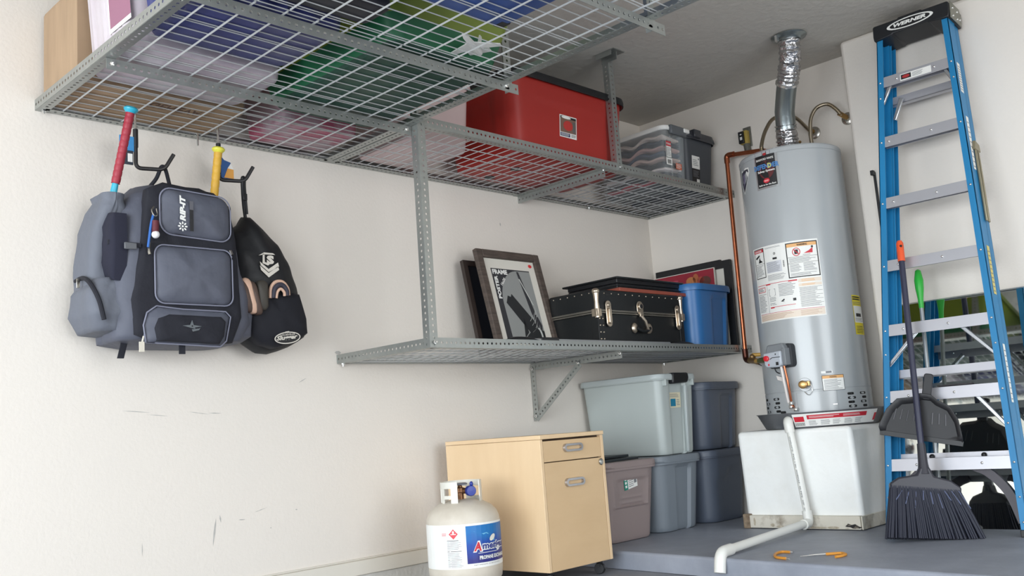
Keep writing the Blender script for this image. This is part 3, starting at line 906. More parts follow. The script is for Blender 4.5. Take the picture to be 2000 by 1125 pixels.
standing_frame(-0.003, -0.035, -0.505, 1.575, 0.03, black_m, 'plain black frame closest to the back wall behind the blue tote')
standing_frame(-0.026, -0.055, -0.585, 1.562, 0.045, black_m, 'wide black frame with a white mat behind the blue tote', mat_m)
t, q, hw, h = standing_frame(-0.050, -0.045, -0.485, 1.530, 0.004, mat_m, 'crimson picture with blurry yellow blooms standing behind the blue tote', M('crimson_print', (156, 32, 52), 0.5, var=0.5, vscale=5, rgb2=(120, 24, 40)), thick=0.012)
pr = Print(lambda u, v, w_: q(u, v, 0.008+w_))
for u, v, ru, rv, rgb in ((0.05, 0.455, 0.035, 0.025, (190, 120, 70)), (0.085, 0.465, 0.02, 0.03, (176, 98, 60)), (0.12, 0.452, 0.025, 0.02, (168, 70, 56)), (0.15, 0.44, 0.04, 0.03, (92, 52, 44)), (-0.06, 0.47, 0.02, 0.006, (184, 70, 90))):
    pr.ell(u, v, ru, rv, M('bloom_%d' % rgb[0], rgb, 0.5), 1)
stuff(pr.build('bloom_print', t))
# folded stand lying along the shelf front
t = thing('metal_stand', 'folded grey metal bar stand with black feet along the lower shelf front', 'stand', (-1.35, -0.592, ZL))
b = MB().mat(M('grey_tube', (158, 160, 162), 0.35, metal=0.5)); b.box(-0.50, -0.012, 0.022, 0.60, 0.012, 0.040); b.build('bar', t, bevel=0.003)
b = MB().mat(black_m); b.tube(spline([(-0.62, -0.005, 0.016), (-0.56, 0, 0.030), (-0.46, 0, 0.030), (-0.38, 0, 0.018)], 4), 0.016, 10); b.build('foot', t)
b = MB().mat(black_m); b.box(-0.40, -0.016, 0.018, -0.28, 0.016, 0.046); b.build('clamp', t, bevel=0.005)
b = MB().mat(black_m); b.tube(spline([(0.60, 0, 0.018), (0.68, 0, 0.030), (0.78, 0.0, 0.030), (0.86, 0, 0.014)], 4), 0.014, 10); b.build('foot', t)

# ------------------------------------------------------------ totes on the platform
def hand_recess(sd, t_, zz):
    return -0.010*sm(0.78, 0.70, abs(t_))*sm(0.44, 0.46, zz)*sm(0.86, 0.80, zz)+ (0.007*sm(0.42, 0.44, zz) if True else 0) if sd in ('y-',) else (0.007*sm(0.42, 0.44, zz) if sd in ('c', 'x-', 'x+', 'y+') else 0)
taupe = M('taupe_plastic', (142, 128, 126), 0.5)
tp = thing('storage_tote', 'taupe tote with a green and white label on the platform', 'storage tote', (-1.09, -0.295, ZP))
def taupe_d(sd, t_, zz):
    d = 0.006*sm(0.43, 0.45, zz)
    if sd == 'y-':
        d -= 0.009*sm(0.80, 0.72, abs(t_))*sm(0.45, 0.47, zz)*sm(0.82, 0.77, zz)
        d += 0.003*sm(0.7, 0.6, abs(t_))*(1 if 0.47 < zz < 0.58 and int(zz*100) % 4 < 2 else 0)
    return d
tub(tp, 0.395, 0.48, 0.375, 0.032, taupe, taupe_d, r=0.04, rows=44)
lid(tp, 0.395, 0.48, 0.377, taupe, top=0.012, r=0.045, skirt=0.03)
pr = Print(lambda u, v, w_: face_map(0.405, 0.48, 0.375, 0.032, 'y-', -0.001)(u, v, w_))
grn_p = M('label_green', (24, 132, 112), 0.5)
qx, qz = -0.055, 0.245
def rot2(u, v, a=0.16): return (qx+u*math.cos(a)-v*math.sin(a), qz+u*math.sin(a)+v*math.cos(a))
def rr(u0, v0, u1, v1, m, l): pr.poly([rot2(u0, v0), rot2(u1, v0), rot2(u1, v1), rot2(u0, v1)], m, l)
rr(0, 0, 0.03, 0.085, grn_p, 0); rr(0.03, 0.0, 0.105, 0.085, white_m, 0); rr(0.03, 0.062, 0.105, 0.072, grn_p, 1)
for i in range(5): rr(0.036, 0.010+i*0.009, 0.075, 0.013+i*0.009, gray_ink, 1)
rr(0.080, 0.02, 0.100, 0.045, gray_ink, 1)
for i in range(4): rr(0.008, 0.01+i*0.018, 0.022, 0.022+i*0.018, white_m, 1)
pr.build('label_sticker', tp)
gray_pl = M('mid_grey_plastic', (120, 128, 136), 0.48)
g2 = thing('storage_tote', 'mid grey tote on the platform beneath the large light grey tote', 'storage tote', (-0.663, -0.29, ZP))
def g2d(sd, t_, zz):
    if sd == 'y-': return -0.014*sm(-0.32, -0.26, t_)*sm(0.72, 0.66, t_)*sm(0.90, 0.86, zz)
    return 0
tub(g2, 0.385, 0.48, 0.372, 0.030, gray_pl, g2d, r=0.055); lid(g2, 0.385, 0.48, 0.374, gray_pl, top=0.016, r=0.06, skirt=0.028)
ltg = M('light_grey_plastic', (174, 182, 180), 0.42)
lg = thing('storage_tote', 'large light grey tote with a black latch, stacked on the mid grey tote', 'storage tote', (-0.655, -0.285, ZP+0.3915))
def lgd(sd, t_, zz):
    if sd == 'y-':
        return -0.014*sm(-0.52, -0.46, t_)*sm(0.62, 0.56, t_)*sm(1.0, 0.98, zz)
    if sd == 'x-':
        return -0.002*sm(0.06, 0.0, abs(t_-0.15))*sm(0.75, 0.6, zz) - 0.002*sm(0.05, 0.0, abs(t_+0.35))*sm(0.65, 0.5, zz)
    return 0
tub(lg, 0.335, 0.53, 0.41, 0.022, ltg, lgd, r=0.035)
lid(lg, 0.335, 0.53, 0.412, M('light_grey_lid', (172, 180, 180), 0.42), top=0.012, r=0.04, skirt=0.022)
b = MB().mat(black_m)
b.prism([(-0.075, 0.370), (0.060, 0.375), (0.075, 0.400), (0.070, 0.428), (-0.07, 0.428)], lambda u, v: Vector((u+0.01, -0.290, v)), lambda u, v: Vector((u+0.01, -0.255, v)))
b.build('latch', lg, bevel=0.008)
b = MB().mat(M('light_grey_lid', (172, 180, 180)))
b.prism([(0.040, 0.362), (0.062, 0.362), (0.058, 0.01), (0.042, 0.01)], lambda u, v: Vector((u+0.01, -0.2475-0.021*v/0.36, v)), lambda u, v: Vector((u+0.01, -0.262-0.021*v/0.36, v)))
b.build('rib', lg, bevel=0.003)
b = MB().mat(ltg)
for x in (-0.12, 0.13): b.box(x-0.008, -0.285, 0.36, x+0.004, -0.262, 0.395)
b.build('lip_tab', lg, bevel=0.002)
pr = Print(face_map(0.335, 0.53, 0.41, 0.022, 'y-', -0.012))
pr.rect(-0.055, 0.245, 0.045, 0.325, M('cream_label', (214, 206, 178), 0.5)); pr.rect(-0.046, 0.252, 0.0, 0.292, M('teal_print', (26, 120, 152), 0.5), 1)
pr.lines(-0.05, 0.298, 0.035, 0.320, 4, gray_ink, 1); pr.lines(0.008, 0.255, 0.04, 0.29, 4, gray_ink, 1)
pr.build('label_sticker', lg)
slate_pl = M('slate_plastic', (84, 92, 106), 0.42)
def slate(label, z, h, tab):
    t = thing('storage_tote', label, 'storage tote', (-0.225, -0.30, z))
    def sd_(sd, t_, zz):
        if tab:
            k = sm(0.60, 0.62, zz-0.16*sm(-0.4, 0.0, t_)) if sd == 'y-' else (sm(0.60, 0.62, zz) if sd in ('x-',) else 0)
            return 0.008*k
        return -0.010*sm(-0.15, -0.05, t_)*sm(0.85, 0.78, t_)*sm(0.87, 0.84, zz) if sd == 'y-' else 0
    tub(t, 0.40, 0.50, h, 0.026, slate_pl, sd_, r=0.07); lid(t, 0.40, 0.50, h+0.002, slate_pl, top=0.016, r=0.07, skirt=0.026)
    return t
slate('slate blue tote on the platform by the white box, lower of the pair', ZP, 0.375, True)
slate('slate blue tote stacked on top of the other slate tote', ZP+0.3942, 0.355, False)
# black sheets lying on the taupe tote
for i, (z, a, yy, xx) in enumerate(((0.0, 0.10, -0.30, -1.13), (0.0145, 0.16, -0.26, -1.155))):
    b = MB().mat(M('black_board', (32, 38, 42), 0.5)); b.box(-0.16, -0.20, 0, 0.15, 0.20, 0.012)
    o = b.build('black_board', bevel=0.002)
    o.location = (xx, yy, ZP+0.377+0.0125+z); o.rotation_euler = (0, 0, a)
    tag(o, ['lower of two thin black boards lying on the taupe tote', 'upper of two thin black boards lying on the taupe tote'][i], 'board')

# ------------------------------------------------------------ water heater corner
hw_paint = M('worn_white_paint', (240, 241, 238), 0.55, var=0.35, vscale=9, rgb2=(222, 220, 212), bump=0.15, bscale=25, thr=(0.45, 0.75))
base_wood = M('stained_base_board', (206, 200, 186), 0.75, var=0.9, vscale=11, rgb2=(120, 104, 84), bump=0.4, bscale=30, thr=(0.5, 0.72))
BX, BY0, BY1, BT = -0.561, -0.822, -1.440, 0.565
t = thing('heater_stand', 'white painted box stand with stained base board under the water heater', 'stand', (-0.28, -1.145, ZP))
b = MB().mat(hw_paint)
S = lambda x, y, z: Vector((x+0.28, y+1.145, z-ZP))
b.box(BX, BY1, ZP, -0.002, BY0, BT-0.001, T=lambda p: S(p.x + (0.0 if p.x > -0.1 else 0.02*(p.z < 0.2)), p.y, p.z))
b.build('plaster_box', t, bevel=0.022, seg=4)
b = MB().mat(base_wood); b.box(BX-0.010, BY1+0.004, ZP+0.004, BX+0.02, BY0-0.03, ZP+0.066, T=lambda p: S(*p)); b.build('base_board', t, bevel=0.003)
b = MB().mat(base_wood); b.box(BX-0.012, BY1-0.008, ZP+0.004, -0.21, BY1-0.0005, ZP+0.066, T=lambda p: S(*p)); b.build('base_board', t, bevel=0.003)
b = MB().mat(M('rotten_wood', (150, 132, 110), 0.9, var=0.9, vscale=30, rgb2=(74, 58, 46))); b.box(BX-0.014, BY0-0.032, ZP+0.001, BX+0.02, BY0+0.006, ZP+0.072, T=lambda p: S(*p)); b.build('corner_block', t, bevel=0.004)
pr = Print(lambda u, v, w_: S(BX-0.0101-w_, -u, v), 0.0006)
mold = M('black_mould', (38, 36, 36), 0.9, var=0.8, vscale=50, rgb2=(140, 130, 116), thr=(0.5, 0.6))
pts = [(1.36, 0.098), (1.375, 0.112), (1.392, 0.106), (1.41, 0.110), (1.43, 0.098), (1.445, 0.096), (1.43, 0.090), (1.40, 0.088), (1.385, 0.095)]
pr.poly(pts, mold, 0)
for u, v, a, c in ((1.02, 0.093, 0.02, 0.005), (0.98, 0.10, 0.012, 0.008), (1.22, 0.091, 0.05, 0.004), (1.30, 0.092, 0.03, 0.006), (0.88, 0.115, 0.006, 0.02), (1.12, 0.095, 0.015, 0.006)):
    pr.ell(u, v, a, c, M('brown_stain', (150, 138, 116), 0.9, var=0.9, vscale=60, rgb2=(200, 190, 172)), 0)
pr.build('mould_stain', t)

# drain pan
t = thing('drain_pan', 'round grey metal drain pan with red print beneath the water heater', 'pan', (-0.29, -1.16, BT+0.001))
b = MB().mat(M('grey_metal_pan', (118, 120, 124), 0.4, metal=0.6))
b.lathe([(0.270, 0.0), (0.276, 0.002), (0.312, 0.072), (0.318, 0.075), (0.318, 0.077), (0.310, 0.077), (0.272, 0.006), (0.0001, 0.005)], (0, 0, 0), 72)
b.build('pan_body', t, angle=40)
def pan_map(u, v, w_):
    a = math.radians(187)+u/0.30; r = 0.276+0.036*v/0.072
    return Vector(((r+w_)*math.cos(a), (r+w_)*math.sin(a), v))
pr = Print(pan_map, 0.001)
pr.rect(-0.03, 0.006, 0.42, 0.068, white_m); pr.rect(0.04, 0.040, 0.34, 0.060, red_ink, 1)
pr.lines(0.05, 0.045, 0.20, 0.056, 2, white_m, 2); pr.lines(0.21, 0.045, 0.33, 0.056, 2, white_m, 2)
for i in range(5): pr.lines(0.045+i*0.058, 0.010, 0.09+i*0.058, 0.034, 5, gray_ink, 1)
pr.rect(-0.025, 0.030, 0.025, 0.055, red_ink, 1)
for i in range(9): pr.rect(-0.024+i*0.0055, 0.010, -0.0215+i*0.0055, 0.026, ink_m, 1)
pr.rect(0.40, 0.015, 0.42, 0.05, red_ink, 1)
pr.build('label_sticker', t)

# tank
HX, HY, HR, HZ0, HZ1 = -0.29, -1.16, 0.262, 0.575, 2.0
tank_m = M('grey_enamel', (166, 170, 172), 0.22, spec=0.6, bump=0.02, bscale=3)
t = wh = thing('water_heater', 'tall grey cylindrical gas water heater covered in labels', 'water heater', (HX, HY, HZ0))
b = MB().mat(tank_m)
b.lathe([(0.0001, 0.0), (HR-0.004, 0.0), (HR, 0.004), (HR, 0.168), (HR-0.0015, 0.170), (HR-0.0015, 0.172), (HR, 0.174), (HR, 1.385), (HR-0.0015, 1.387), (HR+0.0015, 1.389), (HR+0.0015, 1.408), (HR-0.004, 1.416), (HR-0.020, 1.420), (HR-0.04, 1.424), (0.0001, 1.426)], (0, 0, 0), 96)
b.build('tank', t, angle=25)
def hm(th0): return cyl_map(0, 0, HR, th0)
Z = lambda z: z-HZ0
# front badge
pr = Print(hm(165.7), 0.0009); Wd = math.radians(29)*HR
fr = M('badge_silver', (196, 198, 200), 0.25, metal=0.7)
z0, z1 = Z(1.788), Z(1.990)
pr.rect(0, z0, Wd, z1, fr); pr.rect(0.008, z0+0.010, Wd-0.014, z1-0.008, ink_m, 1)
pr.ell(0.066, (z0+z1)/2-0.004, 0.042, 0.048, M('shield_dark_red', (92, 40, 42), 0.4), 2)
pr.rect(0.030, (z0+z1)/2+0.022, 0.102, (z0+z1)/2+0.04, ink_m, 2)
pr.text('DEFENDER', -0.004, (z0+z1)/2+0.002, Wd+0.008, 0.026, M('badge_blue', (76, 128, 184), 0.4), 5, bold=0.04)
pr.text('D', Wd*0.585, (z0+z1)/2+0.002, 0.019, 0.026, M('badge_gold', (206, 200, 96), 0.4), 6, bold=0.04)
pr.text('BRADFORD WHITE', 0.014, (z0+z1)/2+0.048, Wd-0.035, 0.011, white_m, 4, bold=0.02)
pr.text('Safety System', 0.016, (z0+z1)/2-0.018, Wd-0.036, 0.014, white_m, 4, bold=0.03)
pr.ell(0.066, z1-0.022, 0.010, 0.007, M('badge_red', (160, 40, 44), 0.4), 4)
pr.ell(0.062, z0+0.040, 0.018, 0.012, red_ink, 3); pr.rect(0.050, z0+0.036, 0.074, z0+0.044, M('pink_print', (232, 150, 150), 0.4), 4)
pr.text('Built to be the Best', 0.016, z0+0.016, Wd-0.036, 0.009, white_m, 4, bold=0.02)
pr.build('badge_sticker', t)
pr = Print(hm(141), 0.0009)
pr.poly([(-0.01, Z(1.80)), (0.02, Z(1.83)), (0.05, Z(1.88)), (0.066, Z(1.905)), (0.062, Z(1.93)), (0.03, Z(1.935)), (-0.02, Z(1.93)), (-0.03, Z(1.86))], white_m)
pr.poly([(-0.008, Z(1.81)), (0.016, Z(1.835)), (0.043, Z(1.88)), (0.058, Z(1.908)), (0.054, Z(1.924)), (0.028, Z(1.926)), (-0.018, Z(1.92)), (-0.026, Z(1.86))], M('sticker_dark', (52, 50, 66), 0.4), 1)
pr.poly([(0.0, Z(1.835)), (0.02, Z(1.88)), (0.015, Z(1.915)), (-0.005, Z(1.90))], M('sticker_violet', (110, 104, 130), 0.4), 2)
pr.build('emblem_sticker', t)
# big instruction sheet
th_l = 144.5; pr = Print(hm(th_l), 0.0009)
A = lambda th: math.radians(th-th_l)*HR
u0, u1 = A(144.5), A(226.3); v0, v1 = Z(1.108), Z(1.495)
pr.rect(u0, v0, u1, v1, white_m)
orange = M('warning_orange', (226, 172, 112), 0.5); cream = M('sheet_cream', (226, 212, 196), 0.5)
# top-right warning panel
a, c = A(191.5), A(225.3)
pr.frame(a, Z(1.308), c, Z(1.486), 0.005, ink_m, 1)
pr.rect(a+0.005, Z(1.464), c-0.005, Z(1.481), orange, 1); pr.text('WARNING', a+0.055, Z(1.467), 0.05, 0.010, ink_m, 3, bold=0.03)
pr.ell(a+0.050, Z(1.437), 0.020, 0.021, red_ink, 1); pr.ell(a+0.050, Z(1.437), 0.016, 0.017, white_m, 2); pr.rect(a+0.041, Z(1.426), a+0.059, Z(1.449), ink_m, 3)
pr.poly([(a+0.038, Z(1.447)), (a+0.041, Z(1.450)), (a+0.063, Z(1.427)), (a+0.060, Z(1.424))], red_ink, 5)
pr.poly([(a+0.085, Z(1.426)), (a+0.128, Z(1.426)), (a+0.130, Z(1.452)), (a+0.118, Z(1.444)), (a+0.110, Z(1.438))], red_ink, 2)
pr.ell(a+0.128, Z(1.456), 0.005, 0.006, ink_m, 3)
pr.lines(a+0.08, Z(1.416), a+0.125, Z(1.422), 1, gray_ink, 2); pr.rect(a+0.005, Z(1.411), c-0.005, Z(1.4125), ink_m, 1)
pr.lines(a+0.012, Z(1.385), c-0.012, Z(1.408), 4, gray_ink, 2); pr.rect(a+0.005, Z(1.381), c-0.005, Z(1.3825), ink_m, 1)
pr.lines(a+0.012, Z(1.337), a+0.070, Z(1.378), 7, gray_ink, 2); pr.lines(a+0.078, Z(1.337), c-0.012, Z(1.378), 7, gray_ink, 2)
pr.lines(a+0.012, Z(1.316), c-0.012, Z(1.332), 3, gray_ink, 2)
# left slim panel
a2, c2 = A(146.5), A(163.8)
pr.frame(a2, Z(1.335), c2, Z(1.489), 0.004, ink_m, 1); pr.rect(a2+0.004, Z(1.468), c2-0.004, Z(1.484), red_ink, 1); pr.text('DANGER', a2+0.012, Z(1.471), 0.055, 0.009, white_m, 3, bold=0.03)
pr.poly([(a2+0.012, Z(1.445)), (a2+0.045, Z(1.458)), (a2+0.048, Z(1.450)), (a2+0.018, Z(1.436))], ink_m, 2); pr.poly([(a2+0.034, Z(1.415)), (a2+0.066, Z(1.418)), (a2+0.05, Z(1.430)), (a2+0.045, Z(1.445))], ink_m, 2)
pr.rect(a2+0.004, Z(1.408), c2-0.004, Z(1.4095), ink_m, 1); pr.lines(a2+0.010, Z(1.345), c2-0.010, Z(1.403), 9, gray_ink, 2)
# centre column
a3, c3 = A(166), A(189.5)
pr.lines(a3, Z(1.478), c3, Z(1.486), 2, gray_ink, 1); pr.ell((a3+c3)/2, Z(1.448), 0.006, 0.006, ink_m, 1); pr.ell((a3+c3)/2, Z(1.448), 0.003, 0.003, white_m, 2)
pr.rect((a3+c3)/2-0.012, Z(1.418), (a3+c3)/2+0.012, Z(1.428), ink_m, 1)
pr.rect(a3, Z(1.352), c3-0.02, Z(1.410), M('pale_grey_print', (206, 208, 214), 0.5), 1); pr.lines(a3+0.003, Z(1.355), c3-0.024, Z(1.408), 10, gray_ink, 2)
for i in range(10): pr.rect(c3-0.012, Z(1.372+i*0.0034), c3-0.005, Z(1.374+i*0.0034), ink_m, 1)
pr.lines(a3, Z(1.313), c3, Z(1.344), 6, gray_ink, 1)
# lower half
m1 = A(200)
pr.rect(a2, Z(1.297), m1, Z(1.2995), red_ink, 1); pr.rect(a2+0.07, Z(1.293), a2+0.10, Z(1.2995), red_ink, 2); pr.rect(m1-0.045, Z(1.293), m1, Z(1.2995), red_ink, 2)
pr.frame(a2, Z(1.262), a2+0.062, Z(1.287), 0.003, red_ink, 1); pr.lines(a2+0.006, Z(1.267), a2+0.055, Z(1.282), 2, ink_m, 2)
pr.rect(a2, Z(1.250), a2+0.065, Z(1.2515), ink_m, 1); pr.lines(a2, Z(1.160), a2+0.062, Z(1.246), 12, gray_ink, 1)
pr.frame(a2+0.085, Z(1.235), a2+0.125, Z(1.270), 0.002, gray_ink, 1); pr.lines(a2+0.085, Z(1.205), a2+0.13, Z(1.230), 4, gray_ink, 1)
pr.lines(a2+0.145, Z(1.225), m1-0.008, Z(1.290), 9, gray_ink, 1); pr.lines(a2+0.085, Z(1.186), a2+0.13, Z(1.200), 2, gray_ink, 1)
pr.poly([(a2+0.15, Z(1.20)), (a2+0.17, Z(1.212)), (a2+0.172, Z(1.205)), (a2+0.162, Z(1.20)), (a2+0.172, Z(1.195))], ink_m, 2); pr.rect(m1-0.03, Z(1.195), m1-0.015, Z(1.208), ink_m, 2)
pr.rect(a2+0.085, Z(1.176), m1-0.02, Z(1.1785), red_ink, 1); pr.rect(a2+0.085, Z(1.172), a2+0.11, Z(1.1785), red_ink, 1)
pr.rect(a2+0.074, Z(1.15), a2+0.0755, Z(1.29), gray_ink, 1)
pr.rect(m1+0.004, Z(1.282), c, Z(1.300), cream, 1); pr.rect(m1+0.004, Z(1.262), c, Z(1.276), cream, 1); pr.lines(m1+0.02, Z(1.284), c-0.02, Z(1.298), 2, orange, 2); pr.lines(m1+0.02, Z(1.264), c-0.02, Z(1.274), 2, orange, 2)
for i in range(5):
    zt = 1.255-i*0.020
    pr.rect(m1+0.004, Z(zt), c, Z(zt+0.0012), ink_m, 1); pr.lines(m1+0.006, Z(zt-0.017), c-0.01, Z(zt-0.002), 3, gray_ink, 1)
pr.rect(a2, Z(1.148), c, Z(1.150), red_ink, 1); pr.rect(a2, Z(1.114), c, Z(1.146), cream, 1)
pr.lines(a2+0.004, Z(1.116), m1-0.03, Z(1.144), 5, M('tan_ink', (190, 160, 140), 0.5), 2); pr.lines(m1, Z(1.116), c-0.01, Z(1.144), 5, M('tan_ink', (190, 160, 140), 0.5), 2)
pr.build('instruction_sheet', t)
# rating plate, small warning, energy guide
pr = Print(hm(212.9), 0.0009)
pr.rect(0.0, Z(0.737), 0.108, Z(0.812), white_m); pr.frame(0, Z(0.737), 0.108, Z(0.812), 0.002, ink_m, 1); pr.rect(0.002, Z(0.796), 0.106, Z(0.810), orange, 1); pr.text('WARNING', 0.036, Z(0.799), 0.035, 0.008, ink_m, 3)
pr.lines(0.008, Z(0.742), 0.10, Z(0.792), 8, gray_ink, 1)
pr.rect(0.0, Z(0.822), 0.055, Z(0.833), white_m); pr.rect(0.022, Z(0.823), 0.050, Z(0.832), gray_ink, 1)
pr.build('warning_sticker', t)
pr = Print(hm(262.5), 0.0009)
yel = M('energy_yellow', (226, 208, 40), 0.5)
pr.rect(0, Z(1.005), 0.12, Z(1.205), yel); pr.rect(0.004, Z(1.065), 0.12, Z(1.150), white_m, 1); pr.lines(0.004, Z(1.178), 0.11, Z(1.200), 2, ink_m, 1, fill=0.6); pr.lines(0.004, Z(1.155), 0.11, Z(1.172), 2, gray_ink, 1)
pr.rect(0.02, Z(1.095), 0.08, Z(1.112), ink_m, 2); pr.lines(0.01, Z(1.07), 0.1, Z(1.09), 3, gray_ink, 2); pr.lines(0.01, Z(1.01), 0.1, Z(1.05), 5, ink_m, 1)
pr.build('energy_sticker', t)
# combustion air slots
slotm = M('dark_slot', (18, 18, 20), 0.8)
def slot(th, z, wd, h=0.012):
    pr = Print(hm(th), 0.0006)
    pr.poly(rrect(0, Z(z)-h/2, wd, Z(z)+h/2, h*0.49, 3), slotm)
    pr.build('air_slot', t)
for th0 in (136, 238):
    for i, (o1, o2) in enumerate(((0.0, 0.062), (0.012, 0.075), (0.0, 0.062), (0.012, 0.075))):
        z = 0.716-i*0.0205
        slot(th0+math.degrees((o1-0.03)/HR) if th0 < 200 else th0+0.5, z, 0.038 if i % 2 == 0 else 0.048)
        slot(th0+math.degrees(o2/HR)+(2 if th0 < 200 else 4), z, 0.046 if i % 2 == 0 else 0.036)
slot(161.5, 0.648, 0.036)
# seam and hatch
pr = Print(hm(180), 0.0006); pr.frame(0.02, Z(0.60), 0.215, Z(0.738), 0.0015, M('seam_grey', (140, 144, 146), 0.4), 0); pr.rect(0.19, Z(0.668), 0.21, Z(0.672), zinc_m, 1); pr.build('access_hatch', t)
# gas control valve
def hp(th, r, z): return Vector((r*math.cos(math.radians(th)), r*math.sin(math.radians(th)), z-HZ0))
gv = 174.0
n = Vector((math.cos(math.radians(gv)), math.sin(math.radians(gv)), 0)); tg = Vector((-n.y, n.x, 0))
vm = lambda u, v, w_: n*(HR+w_)+tg*u*0.84+Vector((0, 0, v-HZ0))
vgrey = M('valve_grey', (120, 124, 128), 0.45); vlight = M('valve_silver', (176, 182, 190), 0.35)
b = MB().mat(M('dark_gasket', (48, 50, 54), 0.7)); b.prism(rrect(-0.085, 0.868, 0.082, 0.985, 0.02), lambda u, v: vm(u, v, -0.012), lambda u, v: vm(u, v, 0.03)); b.build('valve_back', t, bevel=0.005)
b = MB().mat(vgrey); b.prism([(-0.074, 0.92), (-0.070, 0.955), (-0.055, 0.985), (0.045, 0.988), (0.060, 0.97), (0.064, 0.92)], lambda u, v: vm(u, v, 0.02), lambda u, v: vm(u, v, 0.062)); vb = b.build('gas_valve', t, bevel=0.006)
b = MB().mat(vlight); b.prism([(-0.070, 0.885), (-0.074, 0.945), (0.048, 0.950), (0.048, 0.882), (0.03, 0.872), (-0.055, 0.872)], lambda u, v: vm(u, v, 0.02), lambda u, v: vm(u, v, 0.082)); b.build('valve_cover', t, bevel=0.006)
b = MB().mat(vgrey); b.box(0, 0, 0, 1, 1, 1, T=lambda p: vm(0.049+0.022*p.x, 0.878+0.085*p.y, 0.02+0.05*p.z)); b.build('valve_side', t, bevel=0.003)
b = MB().mat(M('red_knob', (206, 32, 44), 0.35)); b.lathe([(0.014, 0), (0.014, 0.010), (0.010, 0.012), (0.0001, 0.012)], vm(-0.048, 0.918, 0.082), 20, n); b.build('red_knob', t)
pr = Print(lambda u, v, w_: vm(u, v, 0.0825+w_), 0.0006)
pr.poly([(-0.028, 0.914), (-0.012, 0.921), (0.045, 0.921), (0.045, 0.918), (-0.010, 0.918), (-0.026, 0.911)], ink_m); pr.ell(0.015, 0.935, 0.004, 0.004, ink_m, 0); pr.rect(0.012, 0.880, 0.030, 0.896, ink_m, 0)
pr.poly([(-0.045, 0.886), (-0.038, 0.893), (-0.031, 0.886), (-0.038, 0.879)], red_ink, 0)
pr.build('valve_print', t)
b = MB().mat(M('white_tube', (214, 208, 204), 0.4)); b.tube([vm(0.022, 0.880, 0.055), vm(0.026, 0.80, 0.05), vm(0.026, 0.70, 0.035), vm(0.03, 0.655, 0.0)], 0.0065, 10); b.build('gas_tube', t)
b = MB().mat(copper_m); b.tube([vm(0.036, 0.875, 0.045), vm(0.042, 0.80, 0.038), vm(0.040, 0.70, 0.026), vm(0.036, 0.66, 0.002)], 0.006, 8); b.build('pilot_tube', t)
b = MB().mat(zinc_m)
for p in ((0.03, 0.672, 0.012), (0.055, 0.658, 0.006), (0.04, 0.69, 0.02)): b.lathe([(0.010, 0), (0.010, 0.016), (0.006, 0.018)], vm(*p), 6, n)
stuff(b.build('tube_fitting', t))
b = MB().mat(black_m); b.tube(spline([vm(-0.03, 0.874, 0.05), vm(-0.018, 0.85, 0.05), vm(0.0, 0.84, 0.045)], 5), 0.003, 6); b.build('wire', t)
b = MB().mat(M('white_tube', (214, 208, 204))); b.box(0, 0, 0, 1, 1, 1, T=lambda p: vm(-0.02+0.045*p.x-0.008*p.y, 0.808+0.024*p.y-0.012*p.x, 0.035+0.012*p.z)); b.build('connector', t, bevel=0.002)
b = MB().mat(M('white_tube', (214, 208, 204))); b.tube(spline([vm(0.01, 0.805, 0.04), vm(0.018, 0.75, 0.035), vm(0.02, 0.70, 0.03), vm(0.035, 0.668, 0.01)], 5), 0.0035, 6); b.build('wire', t)
# drain valve
dv = 195.0; n2 = Vector((math.cos(math.radians(dv)), math.sin(math.radians(dv)), 0))
dp = n2*HR+Vector((0, 0, 0.775-HZ0))
b = MB().mat(tank_m); b.lathe([(0.034, 0.0), (0.032, 0.003), (0.0001, 0.003)], dp, 28, n2); b.build('escutcheon', t)
b = MB().mat(brass_m); b.lathe([(0.014, 0), (0.014, 0.012), (0.018, 0.014), (0.018, 0.020), (0.013, 0.022), (0.013, 0.038), (0.020, 0.040), (0.020, 0.056), (0.017, 0.058), (0.0001, 0.058)], dp, 24, n2); b.build('drain_valve', t)
b = MB().mat(brass_m); tg2 = Vector((-n2.y, n2.x, 0)); b.box(0, 0, 0, 1, 1, 1, T=lambda p: dp+n2*(0.012+0.02*p.z)+tg2*(0.012+0.018*p.x)+Vector((0, 0, -0.008+0.024*p.y))); b.build('valve_key', t, bevel=0.002)
b = MB().mat(zinc_m); b.tube(spline([dp+n2*0.01+tg2*0.03, dp+n2*0.012+tg2*0.035+Vector((0,0,-0.03)), dp+n2*0.012+tg2*0.015+Vector((0,0,-0.052)), dp+n2*0.01-tg2*0.005+Vector((0,0,-0.035))], 5), 0.0016, 6); b.build('chain', t)
# nipples on top
for nm, p in (('water_nipple', (-0.02, 0.14)), ('water_nipple', (0.10, -0.09))):
    b = MB().mat(brass_m); b.lathe([(0.014, 0), (0.014, 0.03), (0.018, 0.032), (0.018, 0.05)], (p[0], p[1], 1.42), 16); b.build(nm, t)
b = MB().mat(copper_m); b.lathe([(0.02, 0), (0.02, 0.035), (0.014, 0.04)], (-0.09, 0.06, 1.42), 16); b.tube([(-0.09, 0.06, 1.455), (-0.06, 0.10, 1.46)], 0.014, 10); b.build('copper_fitting', t)
b = MB().mat(brass_m); b.lathe([(0.018, 0), (0.018, 0.05), (0.022, 0.05), (0.022, 0.08), (0.012, 0.085)], (0.14, 0.02, 1.42), 14); b.tube([(0.14, 0.02, 1.49), (0.11, -0.02, 1.52)], 0.008, 8); b.build('relief_valve', t)

